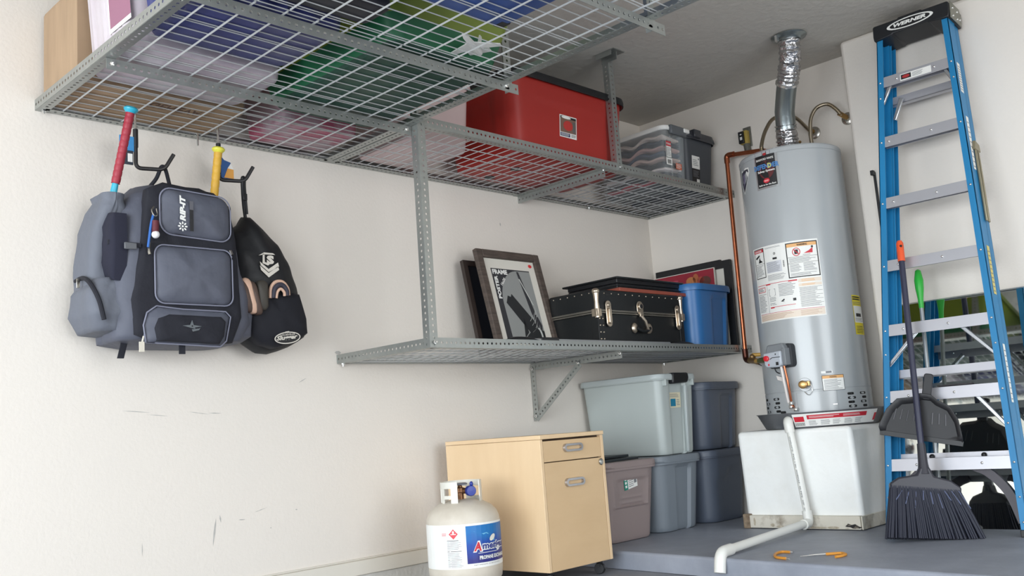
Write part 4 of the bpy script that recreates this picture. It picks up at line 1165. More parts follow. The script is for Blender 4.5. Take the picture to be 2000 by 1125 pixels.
# flue
foil = M('foil_tape', (206, 206, 208), 0.22, metal=1.0, bump=0.9, bscale=45)
duct = M('galvanised_duct', (150, 158, 158), 0.3, metal=0.9, bump=0.15, bscale=30)
FL = (-0.30, -1.165, 2.001)
t = thing('vent_pipe', 'metal flue pipe wrapped in foil tape from heater to ceiling', 'pipe', FL)
LF = lambda p: Vector(p)-Vector(FL)
def crinkle(pts, r, n=20, amp=0.004):
    b = MB().mat(foil); pp = spline(pts, 8); rs = [r+random.uniform(-amp, amp) for _ in pp]
    b.tube([LF(p) for p in pp], r, n, rs=rs)
    for i in range(len(b.v)): b.v[i] = b.v[i]+Vector((random.uniform(-1, 1), random.uniform(-1, 1), random.uniform(-1, 1)))*0.0022
    return b
crinkle([(-0.30, -1.165, 2.002), (-0.30, -1.168, 2.06), (-0.308, -1.172, 2.10), (-0.322, -1.180, 2.16)], 0.056).build('foil_elbow', t, angle=20)
b = MB().mat(duct); b.tube([LF((-0.322, -1.180, 2.14)), LF((-0.345, -1.195, 2.23)), LF((-0.40, -1.245, 2.31)), LF((-0.425, -1.27, 2.35))], 0.052, 28); b.build('duct', t)
crinkle([(-0.415, -1.262, 2.34), (-0.45, -1.30, 2.40), (-0.49, -1.335, 2.46), (-0.51, -1.35, 2.53), (-0.512, -1.352, 2.552)], 0.055).build('foil_elbow', t, angle=20)
b = MB().mat(zinc_m); b.tube([LF((-0.418, -1.264, 2.343)), LF((-0.424, -1.27, 2.352))], 0.060, 28); b.build('clamp_band', t)
b = MB().mat(duct); b.lathe([(0.058, 0.003), (0.084, 0.003), (0.090, -0.001), (0.086, -0.006), (0.066, -0.014), (0.058, -0.024)], LF((-0.512, -1.352, HC-0.004)), 40); b.build('ceiling_collar', t)
b = MB().mat(zinc_m); b.box(0, 0, 0, 0.02, 0.012, 0.03, T=lambda p: LF((-0.60, -1.33, HC-0.04))+p); b.build('collar_tab', t)

# flexible water connectors
flex = M('corrugated_steel', (176, 164, 144), 0.28, metal=1.0)
def flexhose(name, pts, label, r=0.010):
    t = thing(name, label, 'hose', pts[0])
    P = [LFw(p, pts[0]) for p in pts]
    pp = spline(P, 26); b = MB().mat(flex)
    b.tube(pp, r, 12, rs=[r*(1+0.10*(1 if i % 2 else -1)) for i in range(len(pp))]); b.build('corrugated_tube', t, angle=80)
    return t
LFw = lambda p, o: Vector(p)-Vector(o)
h1 = flexhose('water_hose', [(-0.31, -1.02, 2.05), (-0.30, -1.015, 2.10), (-0.26, -1.03, 2.19), (-0.20, -1.06, 2.26), (-0.12, -1.13, 2.26), (-0.03, -1.16, 2.20), (-0.014, -1.17, 2.19)], 'left corrugated steel water hose looping behind the flue')
h2 = flexhose('water_hose', [(-0.19, -1.25, 2.05), (-0.19, -1.25, 2.12), (-0.185, -1.26, 2.20), (-0.165, -1.29, 2.255), (-0.13, -1.335, 2.27), (-0.09, -1.36, 2.245), (-0.05, -1.37, 2.215)], 'right corrugated steel water hose arching to the round wall plate')
for h, p, q in ((h1, (-0.014, -1.17, 2.19), (-0.31, -1.02, 2.05)), (h2, (-0.05, -1.37, 2.215), (-0.19, -1.25, 2.05))):
    o3 = Vector(q)
    b = MB().mat(brass_m); b.tube([Vector(p)-o3+Vector((-0.012, 0.006, 0.008)), Vector((-0.004, p[1]-0.01, p[2]-0.012))-o3], 0.014, 6); b.build('nut', h)
    b = MB().mat(steel_m); b.lathe([(0.036, 0), (0.034, 0.004), (0.02, 0.010), (0.016, 0.010)], Vector((-0.0005, p[1]-0.012, p[2]-0.015))-o3, 28, (-1, 0, 0)); b.build('wall_plate', h)

# gas supply pipe
GP = (-0.115, -0.672, 0.965)
t = thing('gas_pipe', 'copper pipe dropping past both shelf ends beside the water heater', 'pipe', GP)
G = lambda p: Vector(p)-Vector(GP)
b = MB().mat(copper_m)
b.tube([G(p) for p in arc_pts([(-0.118, -0.664, 0.99), (-0.090, -0.668, 2.165), (-0.10, -0.92, 2.13), (-0.16, -1.0, 2.06)], 0.03)], 0.0125, 14); b.build('pipe_run', t)
b = MB().mat(copper_m); b.tube([G(p) for p in arc_pts([(-0.0895, -0.668, 2.12), (-0.089, -0.668, 2.166), (-0.092, -0.72, 2.160)], 0.03)], 0.0165, 14); b.build('elbow_fitting', t)
b = MB().mat(M('oxidised_copper', (84, 48, 38), 0.4, metal=0.8)); b.tube([G(p) for p in arc_pts([(-0.118, -0.664, 1.02), (-0.118, -0.664, 0.958), (-0.14, -0.70, 0.95)], 0.03)], 0.017, 14); b.build('elbow_fitting', t)
yl = M('yellow_valve_coating', (196, 150, 56), 0.45)
t = thing('gas_valve_hose', 'yellow gas cock and hose joining the copper pipe to the heater', 'hose', (-0.14, -0.70, 0.95))
G = lambda p: Vector(p)-Vector((-0.14, -0.70, 0.95))
b = MB().mat(M('brown_brass', (140, 112, 74), 0.4, metal=0.6)); b.tube([G((-0.135, -0.695, 0.952)), G((-0.17, -0.74, 0.945)), G((-0.23, -0.80, 0.935))], 0.017, 12); b.ball(G((-0.165, -0.735, 0.968)), 0.018, 10); b.build('gas_cock', t)
b = MB().mat(yl); b.tube([G(p) for p in spline([(-0.22, -0.785, 0.937), (-0.32, -0.85, 0.932), (-0.44, -0.915, 0.925), (-0.545, -0.995, 0.918)], 6)], 0.0115, 12); b.build('yellow_hose', t)
b = MB().mat(yl); b.tube([G((-0.165, -0.735, 0.978)), G((-0.13, -0.86, 0.972))], 0.010, 10); b.build('cock_handle', t)
b = MB().mat(M('greenish_brass', (120, 128, 80), 0.35, metal=0.8)); b.tube([G((-0.54, -0.99, 0.918)), G((-0.585, -1.045, 0.917))], 0.014, 6); b.build('flare_nut', t)
b = MB().mat(black_m); b.tube([G(p) for p in spline([(-0.20, -0.77, 0.93), (-0.19, -0.82, 0.90), (-0.17, -0.90, 0.84)], 5)], 0.003, 6); b.build('cable', t)

# PVC drain pipe
pvc = M('white_pvc', (224, 224, 218), 0.4)
DP = (-0.60, -1.13, 0.60)
t = thing('drain_pipe', 'white PVC drain pipe running down the stand and across the platform', 'pipe', DP)
G = lambda p: Vector(p)-Vector(DP)
px = BX-0.050
b = MB().mat(pvc); b.tube([G((px+0.004, -1.150, 0.585)), G((px+0.004, -1.196, 0.135))], 0.0175, 16); b.build('upright_pipe', t)
b = MB().mat(pvc); b.tube([G((px-0.01, -1.195, 0.118)), G((-1.43, -1.257, 0.104))], 0.0185, 16); b.build('floor_pipe', t)
b = MB().mat(pvc); b.tube([G(p) for p in arc_pts([(px+0.004, -1.152, 0.55), (px+0.004, -1.147, 0.605), (BX-0.002-0.0, -1.13, 0.605)], 0.04)], 0.0235, 18); b.build('elbow', t)
b = MB().mat(pvc); b.tube([G(p) for p in arc_pts([(px+0.004, -1.191, 0.175), (px+0.004, -1.197, 0.118), (px-0.055, -1.200, 0.116)], 0.04)], 0.0235, 18); b.build('elbow', t)
b = MB().mat(pvc); b.tube([G(p) for p in arc_pts([(-1.40, -1.255, 0.104), (-1.492, -1.263, 0.102), (-1.512, -1.265, 0.025)], 0.05)], 0.0240, 18); b.build('elbow', t)
pr = Print(lambda u, v, w_: G((px+0.004-(0.0175+w_)*math.cos(u/0.0175), -1.150-0.046*(0.585-v)/0.45-(0.0175+w_)*math.sin(u/0.0175), v)), 0.0007)
z = 0.53
random.seed(3)
for wd_ in ('CHARLOTTE', 'PVC 1 IN', 'SCHEDULE', '40 PIPE', 'NSF', 'D1785'):
    L_ = 0.008*len(wd_); pr.text(wd_, -0.002, z, L_, 0.006, gray_ink, 1, rot=-PI/2, bold=0.02); z -= L_+0.012
pr.build('pipe_print', t)

# electrical box on the back wall
t = thing('outlet_box', 'small wall electrical box with a black receptacle above the heater', 'outlet', (-0.001, -0.757, 2.265))
b = MB().mat(M('yellow_box', (176, 152, 74), 0.5)); b.box(-0.035, -0.028, -0.045, 0, 0.020, 0.035); b.build('box_body', t, bevel=0.003)
b = MB().mat(M('grey_steel_plate', (112, 112, 104), 0.5, metal=0.5)); b.box(-0.006, -0.040, -0.060, 0, 0.012, 0.060); b.build('wall_plate', t, bevel=0.003)
b = MB().mat(black_m); b.box(-0.050, -0.012, -0.042, -0.034, 0.022, 0.030); b.build('receptacle', t, bevel=0.003)
b = MB().mat(white_m); b.box(-0.0515, -0.004, -0.022, -0.050, 0.004, -0.004); b.box(-0.0515, 0.006, -0.022, -0.050, 0.010, -0.004); b.box(-0.0515, -0.002, 0.008, -0.050, 0.008, 0.014); stuff(b.build('receptacle_slot', t, smooth=False))
b = MB().mat(M('grey_steel_plate', (112, 112, 104))); b.tube([(-0.016, -0.010, -0.045), (-0.018, -0.016, -0.10)], 0.020, 12); b.build('conduit', t)

# wall mirror standing on the platform
my0, my1, mz = -1.585, -2.95, 1.125
t = thing('mirror', 'large frameless mirror leaning on the wall behind the ladder', 'mirror', (-0.43, (my0+my1)/2, ZP))
mir = M('silvered_glass', (214, 218, 214), 0.03, metal=1.0, var=0.25, vscale=30, rgb2=(150, 156, 156), thr=(0.62, 0.72))
sl = (0.43-0.235)/(mz-ZP)
b = MB().mat(mir); hy = (my0-my1)/2
q = lambda u, v, w_: Vector((sl*v-w_, u, v))
b.prism([(-hy, 0), (hy, 0), (hy, mz-ZP), (-hy, mz-ZP)], lambda u, v: q(u, v, 0.005), lambda u, v: q(u, v, 0.0))
b.build('glass', t, smooth=False)
b = MB().mat(M('mirror_backing', (92, 96, 98), 0.7)); b.prism([(-hy, 0), (hy, 0), (hy, mz-ZP), (-hy, mz-ZP)], lambda u, v: q(u, v, -0.0005), lambda u, v: q(u, v, -0.003)); b.build('backing', t, smooth=False)
b = MB().mat(zinc_m); b.prism([(-hy, mz-ZP-0.001), (hy, mz-ZP-0.001), (hy, mz-ZP+0.004), (-hy, mz-ZP+0.004)], lambda u, v: q(u, v, 0.007), lambda u, v: q(u, v, -0.004)); b.build('edge_trim', t, smooth=False)

# strap
b = MB().mat(black_m); b.box(-0.012, -0.006, -0.33, -0.002, 0.006, 0.02); b.box(-0.035, -0.006, 0.0, -0.012, 0.010, 0.025)
o = b.build('rubber_strap', bevel=0.002); o.location = (-0.206, -1.572, 1.80)
tag(o, 'narrow black rubber strap hanging on the wall left of the ladder', 'strap')

# two bicycle hooks lying on the platform
ohk = M('orange_vinyl', (206, 140, 52), 0.45)
t = thing('storage_hook', 'orange coated hook on the platform, left of two, curled into a C', 'hook', (-1.40, -1.47, ZP+0.0055))
b = MB().mat(ohk); b.tube(spline([(0.100, 0.000, 0), (0.100, 0.035, 0), (0.065, 0.040, 0), (0.015, 0.022, 0), (-0.035, -0.012, 0), (-0.052, -0.045, 0), (-0.058, -0.068, 0)], 6), 0.0055, 10); b.build('coated_hook', t)
b = MB().mat(zinc_m); b.tube([(-0.058, -0.068, 0), (-0.066, -0.086, 0)], 0.0035, 8); b.tube([(0.100, 0.0, 0), (0.101, -0.012, 0)], 0.0035, 8); stuff(b.build('screw_tip', t))
t = thing('storage_hook', 'orange coated hook on the platform, right of two, with a long screw tip', 'hook', (-1.345, -1.63, ZP+0.0055))
b = MB().mat(ohk); b.tube(spline([(0.030, -0.002, 0), (0.055, -0.030, 0), (0.068, -0.052, 0), (0.045, -0.078, 0), (0.005, -0.082, 0), (-0.026, -0.070, 0)], 6), 0.0055, 10); b.build('coated_hook', t)
b = MB().mat(zinc_m); b.tube([(0.030, -0.002, 0), (0.0, 0.030, 0), (-0.037, 0.072, -0.002)], 0.0035, 8, rs=[0.0038, 0.0034, 0.001]); b.build('screw_shank', t)

# ------------------------------------------------------------ step ladder (folded, leaning)
LB = Vector((-0.68, -1.895, ZP))
dS = (Vector((-0.38, -1.9125, 2.44))-LB).normalized(); dU = Vector((0, -1, 0)); dD = Vector((dS.z, 0, -dS.x)).normalized()
LL = lambda u, s_, d: dU*u+dS*s_+dD*d
hw = lambda s_: 0.295-0.125*s_/2.38
ladder = thing('step_ladder', 'tall blue fibreglass step ladder folded and leaning on the right wall', 'ladder', LB)
blue_fg = M('blue_fibreglass', (28, 124, 176), 0.45, var=0.2, vscale=20, stretch=(1, 1, 0.1)); blue_d = M('blue_fibreglass_web', (22, 98, 160), 0.5, var=0.15, vscale=12)
cap_m = M('black_cap_plastic', (26, 28, 32), 0.4)
def lbox(b, u0, u1, s0, s1, d0, d1, f=None):
    return b.box(u0, s0, d0, u1, s1, d1, T=lambda p: LL(p.x if not f else f(p.x, p.y), p.y, p.z))
def rail(sgn, d0, dep, inset, name, s0=0.03, s1=2.36, nseg=1):
    b = MB().mat(blue_fg)
    f = lambda x, s_: sgn*(hw(s_)-inset-x)
    lbox(b, 0.0, 0.004, s0, s1, d0, d0+dep, f)
    lbox(b, 0.0, 0.030, s0, s1, d0, d0+0.004, f)
    lbox(b, 0.0, 0.030, s0, s1, d0+dep-0.004, d0+dep, f)
    return b.build(name, ladder, smooth=False)
for sgn in (-1, 1):
    r_ = rail(sgn, 0.0, 0.078, 0.0, 'front_rail')
    b = MB().mat(black_m); lbox(b, -0.002, 0.034, 0.0, 0.03, -0.002, 0.082, lambda x, s_: sgn*(hw(s_)-x)); b.build('foot', ladder, bevel=0.003)
    rail(sgn, 0.086, 0.052, 0.006, 'rear_rail', 0.06)
    b = MB().mat(black_m); lbox(b, -0.002, 0.03, 0.03, 0.06, 0.086, 0.14, lambda x, s_: sgn*(hw(s_)-0.006-x)); b.build('foot', ladder, bevel=0.003)
    b = MB().mat(zinc_m)
    for k in range(1, 8):
        b.ball(LL(sgn*(hw(0.305*k)-0.015), 0.305*k-0.005, -0.001), 0.0055, 8)
    for s_ in (0.16, 0.06, 0.80, 2.05, 0.46): b.ball(LL(sgn*(hw(s_)-0.015), s_, -0.001), 0.005, 8)
    stuff(b.build('rivet', ladder))
for k in range(1, 8):
    s0 = 0.305*k
    b = MB().mat(alu_m); h_ = hw(s0)-0.005
    lbox(b, -h_+0.018, h_-0.018, s0-0.030, s0+0.022, 0.003, 0.006)
    lbox(b, -h_, h_, s0+0.018, s0+0.022, 0.006, 0.077)
    lbox(b, -h_, h_, s0-0.012, s0+0.018, 0.073, 0.077)
    o = b.build('step', ladder, smooth=False)
    b = MB().mat(M('tread_grey', (120, 120, 126), 0.6, metal=0.3))
    for i in range(6): lbox(b, -h_+0.01, h_-0.01, s0+0.0222, s0+0.0235, 0.008+0.012*i, 0.013+0.012*i)
    stuff(b.build('tread_ridge', o, smooth=False))
    b = MB().mat(zinc_m)
    for u in ((-0.5*h_, 0.5*h_) if k in (7, 1) else (-0.15, 0.05)): b.ball(LL(u, s0-0.004, 0.0025), 0.006, 8)
    stuff(b.build('rivet', o))
for s0, dd in ((2.06, 0.09), (0.335, 0.09), (0.72, 0.10)):
    b = MB().mat(alu_m); h_ = hw(s0)-0.012
    lbox(b, -h_, h_, s0-0.02, s0+0.02, dd, dd+0.004); lbox(b, -h_, h_, s0-0.02, s0-0.016, dd, dd+0.03)
    o = b.build('rear_brace', ladder, smooth=False)
    if s0 < 0.4:
        b = MB().mat(black_m)
        for u in (-0.10, 0.12): b.ball(LL(u, s0+0.004, dd-0.004), 0.012, 10)
        stuff(b.build('rubber_plug', o))
def knee(u0, s0, u1, s1, d, m, r=0.009):
    b = MB().mat(m); A_, B_ = LL(u0, s0, d), LL(u1, s1, d); t_ = (B_-A_).normalized(); n_ = t_.cross(dD).normalized()
    pts = [A_-n_*r, A_+n_*r, B_+n_*r*0.8, B_-n_*r*0.8]
    b.add([p for p in pts]+[p+dD*0.014 for p in pts]+[], [(0,1,2,3), (7,6,5,4), (0,4,5,1), (1,5,6,2), (2,6,7,3), (3,7,4,0)])
    return b.build('knee_brace', ladder, bevel=0.003)
brace_m = M('polished_brace', (196, 200, 206), 0.25, metal=0.9)
for (k, du_) in ((7, 0.045), (3, 0.14), (2, 0.12)):
    s0 = 0.305*k-0.02
    for sgn in (-1, 1):
        if k == 2 and sgn < 0: continue
        knee(sgn*(hw(s0)-du_-0.01), s0, sgn*(hw(s0)-0.012), s0-(0.09 if k == 7 else 0.145), 0.012, brace_m)
        if k == 7 and sgn < 0: knee(sgn*(hw(s0)-0.085), s0-0.06, sgn*(hw(s0)-0.045), s0-0.165, 0.06, brace_m, 0.011)
for sgn in (-1, 1):
    b = MB().mat(M('dark_brace', (62, 58, 66), 0.4)); s0 = 0.29
    pts = spline([LL(sgn*0.09, s0, 0.03), LL(sgn*0.15, s0-0.03, 0.03), LL(sgn*0.22, s0-0.11, 0.03), LL(sgn*0.265, s0-0.23, 0.03)], 6)
    n_ = len(pts); wd_ = 0.018; vs = []
    for i, p in enumerate(pts):
        a_ = pts[max(i-1, 0)]; c_ = pts[min(i+1, n_-1)]; t_ = (c_-a_).normalized(); q_ = t_.cross(dD).normalized()
        vs += [p-q_*wd_, p+q_*wd_, p+q_*wd_+dD*0.03, p-q_*wd_+dD*0.03]
    fs = [(0,1,2,3), tuple((n_-1)*4+i for i in (3,2,1,0))]
    for i in range(n_-1):
        for j in range(4): fs.append((i*4+j, i*4+(j+1) % 4, (i+1)*4+(j+1) % 4, (i+1)*4+j))
    b.add(vs, fs); b.build('knee_brace', ladder, angle=50)
# top cap with logo
b = MB().mat(cap_m)
outl = [(-0.178, 2.352), (-0.150, 2.352), (-0.09, 2.358), (-0.085, 2.364), (0.085, 2.364), (0.09, 2.358), (0.150, 2.352), (0.178, 2.352), (0.182, 2.375), (0.182, 2.425), (0.176, 2.432), (0.06, 2.432), (0.055, 2.438), (-0.055, 2.438), (-0.06, 2.432), (-0.176, 2.432), (-0.182, 2.425), (-0.182, 2.375)]
b.prism(outl, lambda u, v: LL(u, v, -0.012), lambda u, v: LL(u, v, 0.15)); b.build('top_cap', ladder, bevel=0.004)
pr = Print(lambda u, v, w_: LL(u, v, -0.012-w_), 0.001)
pr.ell(0.0, 2.397, 0.112, 0.026, white_m); pr.ell(0, 2.397, 0.097, 0.0205, ink_m, 1); pr.text('WERNER', -0.078, 2.388, 0.156, 0.019, white_m, 3, shear=0.25, bold=0.05)
pr.build('logo_print', ladder)
b = MB().mat(M('zinc_plate', (136, 136, 126), 0.4, metal=0.7)); b.prism([(0.0, 2.35), (0.13, 2.35), (0.14, 2.40), (0.11, 2.435), (0.0, 2.435)], lambda u, v: LL(0.1825, v, u), lambda u, v: LL(0.1855, v, u)); b.build('cap_bracket', ladder)
b = MB().mat(zinc_m)
for d, s_ in ((0.03, 2.37), (0.03, 2.41), (0.08, 2.37), (0.085, 2.41), (0.115, 2.38)): b.ball(LL(0.1855, s_, d), 0.006, 8)
stuff(b.build('rivet', ladder))
# stickers
pr = Print(lambda u, v, w_: LL(u, v, 0.003-w_), 0.001); s0 = 0.305*7
pr.rect(-0.072, s0-0.024, 0.075, s0+0.010, white_m); pr.rect(-0.068, s0-0.018, -0.020, s0+0.006, ink_m, 1); pr.ell(-0.044, s0-0.006, 0.018, 0.008, M('danger_red', (170, 50, 52), 0.5), 2)
pr.lines(-0.014, s0-0.018, 0.040, s0+0.005, 4, gray_ink, 1); pr.build('danger_sticker', ladder)
for (s0, s1, d0, d1, m_) in ((1.98, 2.13, 0.02, 0.055, white_m), (1.60, 1.86, 0.028, 0.058, white_m), (1.02, 1.24, 0.03, 0.062, M('yellow_sticker', (206, 190, 110), 0.5)), (0.55, 0.80, 0.035, 0.060, white_m)):
    pr = Print(lambda u, v, w_: LL(hw(v)+w_, v, u), 0.001)
    pr.rect(d0, s0, d1, s1, m_)
    for i in range(10): 
        zz = s0+0.012+(s1-s0-0.02)*i/10
        pr.rect(d0+0.004, zz, d1-0.004, zz+0.004, gray_ink, 1)
    pr.build('side_sticker', ladder)
# folded spreader bars on the right side
sp_m = M('aged_steel', (150, 142, 118), 0.4, metal=0.7)
for d in (0.060, 0.088):
    b = MB().mat(sp_m); b.box(0, 1.36, d, 0.008, 1.72, d+0.015, T=lambda p: LL(hw(p.y)+0.004+p.x, p.y, p.z)); b.build('spreader_bar', ladder, bevel=0.002)
b = MB().mat(sp_m); b.prism([(0.045, 1.70), (0.115, 1.70), (0.110, 1.735), (0.060, 1.745)], lambda u, v: LL(hw(v)+0.002, v, u), lambda u, v: LL(hw(v)+0.014, v, u)); b.build('spreader_plate', ladder, bevel=0.002)
b = MB().mat(M('dark_lever', (52, 50, 52), 0.5)); lbox(b, -0.02, 0.13, 0.635, 0.641, -0.004, 0.02, None); o = b.build('tool_rest', ladder, bevel=0.002)

# ------------------------------------------------------------ broom with dustpan
BB = Vector((-0.822, -1.852, ZP)); BTp = Vector((-0.565, -1.790, 1.385))
aB = (BTp-BB).normalized(); wB = Vector((0.598, -0.80, 0)); wB = (wB-aB*wB.dot(aB)).normalized(); nB = wB.cross(aB).normalized()
if nB.x > 0: nB = -nB
BR = lambda u, s_, d: wB*u+aB*s_+nB*d
t = thing('broom', 'angled broom with a dark handle and orange grip leaning on the ladder', 'broom', BB)
LT = (BTp-BB).length
hnd = M('dark_blue_handle', (44, 46, 66), 0.4); brs = M('dark_bristle', (30, 33, 48), 0.6)
b = MB().mat(hnd); b.tube([BR(0, 0.30, 0), BR(0, LT-0.10, 0)], 0.0135, 14); b.build('handle', t)
b = MB().mat(M('orange_grip', (224, 88, 48), 0.4)); b.tube([BR(0, LT-0.10, 0), BR(0, LT-0.012, 0), BR(0, LT, 0)], 0.016, 16, rs=[0.016, 0.016, 0.010]); b.build('grip', t)
b = MB().mat(ink_m); b.ball(BR(0, LT-0.03, 0.015), 0.006, 8); b.build('hang_hole', t)
head_m = M('broom_head_plastic', (46, 46, 54), 0.4)
b = MB().mat(head_m); b.tube([BR(0, 0.27, 0), BR(0, 0.32, 0), BR(0, 0.40, 0)], 0.02, 14, rs=[0.026, 0.020, 0.017]); b.build('socket', t)
b = MB().mat(head_m)
b.prism([(-0.145, 0.205), (0.135, 0.185), (0.140, 0.215), (0.10, 0.245), (0.035, 0.262), (0.02, 0.30), (-0.02, 0.30), (-0.035, 0.268), (-0.11, 0.255), (-0.145, 0.232)], lambda u, v: BR(u, v, 0.020), lambda u, v: BR(u, v, -0.020)); b.build('head', t, bevel=0.008, seg=3)
random.seed(5)
b = MB().mat(brs)
for i in range(46):
    for j in range(5):
        f_ = (i+random.random()*0.5)/46
        u0 = -0.140+0.272*f_; u1 = -0.175+0.385*f_+random.uniform(-0.004, 0.004)
        s0 = 0.203-0.018*f_; s1 = 0.004+0.012*math.sin(f_*PI)*0.0
        d0 = -0.016+0.008*j; d1 = -0.042+0.021*j+random.uniform(-0.004, 0.004)
        P0, P1, P2 = BR(u0, s0+0.02, d0), BR((u0*0.45+u1*0.55), 0.10, (d0*0.4+d1*0.6)), BR(u1, s1, d1)
        P2.z = max(P2.z, 0.002)
        b.tube([P0, P1, P2], 0.004, 5, rs=[0.0048, 0.0052, 0.0046])
stuff(b.build('bristles', t, angle=80))
b = MB().mat(M('bristle_highlight', (92, 100, 128), 0.5))  # paler strands paint a highlight onto the bristles
for i in range(9):
    u0 = -0.10+0.028*i
    b.tube([BR(u0, 0.20, 0.020), BR(u0*1.3, 0.16-0.004*(i % 3)*4, 0.030)], 0.0022, 5)
stuff(b.build('bristle_glints', t))
# dustpan clipped behind the handle
dp_m = M('grey_dustpan', (34, 34, 37), 0.52)
DO = Vector((-0.685, -1.82, 0.50))
dy = Vector((0.10, -0.97, -0.20)).normalized()      # along the lip, to the right
dz = Vector((0.14, -0.20, 0.97)); dz = (dz-dy*dz.dot(dy)).normalized(); dn = dz.cross(dy).normalized()
if dn.x > 0: dn = -dn
Q = lambda u, v, w_: dy*u+dz*v+dn*w_
t = thing('dustpan', 'dark grey dustpan clipped behind the broom handle', 'dustpan', DO)
outl = [(-0.180, 0.0), (0.165, 0.0), (0.168, 0.02), (0.145, 0.09), (0.105, 0.145), (0.05, 0.165), (0.022, 0.185), (-0.022, 0.185), (-0.05, 0.165), (-0.115, 0.150), (-0.155, 0.10), (-0.178, 0.03)]
outl = densify(outl, 0.012)
inner = [(u*0.86-0.001, 0.0 if v < 0.001 else v*0.86) for u, v in outl]
b = MB().mat(dp_m); n_ = len(outl)
vs = [Q(u, v, 0.030 if v > 0.001 else 0.004) for u, v in outl]+[Q(u, v, 0.0) for u, v in inner]
fs = [(i, (i+1) % n_, n_+(i+1) % n_, n_+i) for i in range(n_)]+[tuple(range(n_, 2*n_))]
b.add(vs, fs); o = b.build('pan', t, angle=45); md = o.modifiers.new('solid', 'SOLIDIFY'); md.thickness = 0.003
b = MB().mat(black_m); b.prism([(-0.178, -0.018), (0.166, -0.018), (0.166, 0.004), (-0.180, 0.004)], lambda u, v: Q(u, v, 0.001), lambda u, v: Q(u, v, 0.006)); b.build('rubber_lip', t, bevel=0.001)
for i, u in enumerate((-0.128, -0.100, -0.072, -0.044, 0.034, 0.062, 0.090)):
    b = MB().mat(M('pan_rib', (80, 80, 84), 0.35)); b.tube([Q(u, 0.058+0.004*(i % 2), 0.003), Q(u*0.94, 0.108, 0.003)], 0.0035, 6); b.build('rib', t)
b = MB().mat(dp_m); b.prism(rrect(-0.019, 0.160, 0.019, 0.275, 0.010), lambda u, v: Q(u, v, -0.004), lambda u, v: Q(u, v, 0.012)); b.build('handle', t, bevel=0.004)

# green handled mop behind the ladder
t = thing('mop', 'green gripped mop pole standing between the ladder and the mirror', 'mop', (-0.475, -1.775, ZP))
mtop = Vector((-0.345, -1.770, 1.27))-Vector((-0.475, -1.775, ZP)); m0 = Vector((0, 0, 0.03))
b = MB().mat(M('grey_pole', (150, 154, 156), 0.35, metal=0.5)); b.tube([m0, m0.lerp(mtop, 0.86)], 0.0095, 12); b.build('pole', t)
b = MB().mat(M('green_grip', (46, 176, 60), 0.35))
ks = [(0.84, 0.011), (0.88, 0.013), (0.92, 0.019), (0.955, 0.021), (0.98, 0.016), (0.995, 0.013), (1.0, 0.006)]
b.tube([m0.lerp(mtop, k) for k, _ in ks], 0.01, 14, rs=[r for _, r in ks]); b.build('grip', t)
b = MB().mat(black_m); b.box(-0.03, -0.13, 0.0, 0.03, 0.13, 0.03); b.build('mop_head', t, bevel=0.008)

# ------------------------------------------------------------ wooden file cabinet
birch = M('birch_veneer', (226, 198, 160), 0.42, var=0.5, vscale=3.0, stretch=(3, 3, 0.7), rgb2=(210, 178, 138))
birch_shade = M('birch_front_shaded', (212, 182, 142), 0.42, var=0.5, vscale=3.0, stretch=(0.8, 3, 3), rgb2=(194, 162, 122))  # front's shade put into the colour: same birch, darker, grain turned
CX0, CX1, CY0, CY1, CZ0, CZ1 = -1.925, -1.505, -0.71, -0.105, 0.060, 0.628
t = thing('file_cabinet', 'birch veneer file cabinet on castors with a drawer and a door', 'cabinet', (CX0, CY0, 0))
w_c, d_c = CX1-CX0, CY1-CY0
b = MB().mat(birch); b.box(0, 0, CZ0, 0.017, d_c, CZ1-0.019); b.build('side_panel', t, bevel=0.0015)
b = MB().mat(birch); b.box(w_c-0.017, 0, CZ0, w_c, d_c, CZ1-0.019); b.build('side_panel', t, bevel=0.0015)
b = MB().mat(birch); b.box(-0.002, -0.004, CZ1-0.018, w_c+0.002, d_c, CZ1); b.build('top_panel', t, bevel=0.002)
b = MB().mat(birch); b.box(0.017, 0.004, CZ0, w_c-0.017, d_c, CZ0+0.016); b.build('bottom_panel', t)
b = MB().mat(birch); b.box(0.017, d_c-0.01, CZ0+0.016, w_c-0.017, d_c, CZ1-0.019); b.build('back_panel', t)
b = MB().mat(M('cabinet_inside', (60, 44, 30), 0.8)); b.box(0.018, 0.020, CZ0+0.018, w_c-0.018, 0.024, CZ1-0.020); b.build('drawer_box', t)
def pull(par, cx, cz):
    b = MB().mat(M('brushed_steel_handle', (186, 182, 182), 0.3, metal=0.9))
    out_ = rrect(-0.062, -0.018, 0.062, 0.018, 0.0175, 8); inn = rrect(-0.050, -0.008, 0.050, 0.008, 0.0078, 8); n_ = len(out_)
    y0_, y1_ = -0.0005, -0.012
    vs = [(cx+u, y0_, cz+v) for u, v in out_]+[(cx+u*0.97, y1_, cz+v*0.93) for u, v in out_]+[(cx+u, y1_, cz+v) for u, v in inn]+[(cx+u, y0_, cz+v) for u, v in inn]
    fs = []
    for a_ in range(3):
        for i in range(n_): fs.append((a_*n_+i, a_*n_+(i+1) % n_, (a_+1)*n_+(i+1) % n_, (a_+1)*n_+i))
    b.add(vs, fs); return b.build('handle', par, angle=50)
b = MB().mat(birch_shade); b.box(0.0195, 0.001, 0.513, w_c-0.0195, 0.019, 0.601); dr = b.build('drawer', t, bevel=0.001)
pull(dr, 0.205, 0.566)
b = MB().mat(birch_shade); b.box(0.0195, 0.001, CZ0+0.002, w_c-0.0195, 0.019, 0.509); dr = b.build('door', t, bevel=0.001)
pull(dr, 0.200, 0.418)
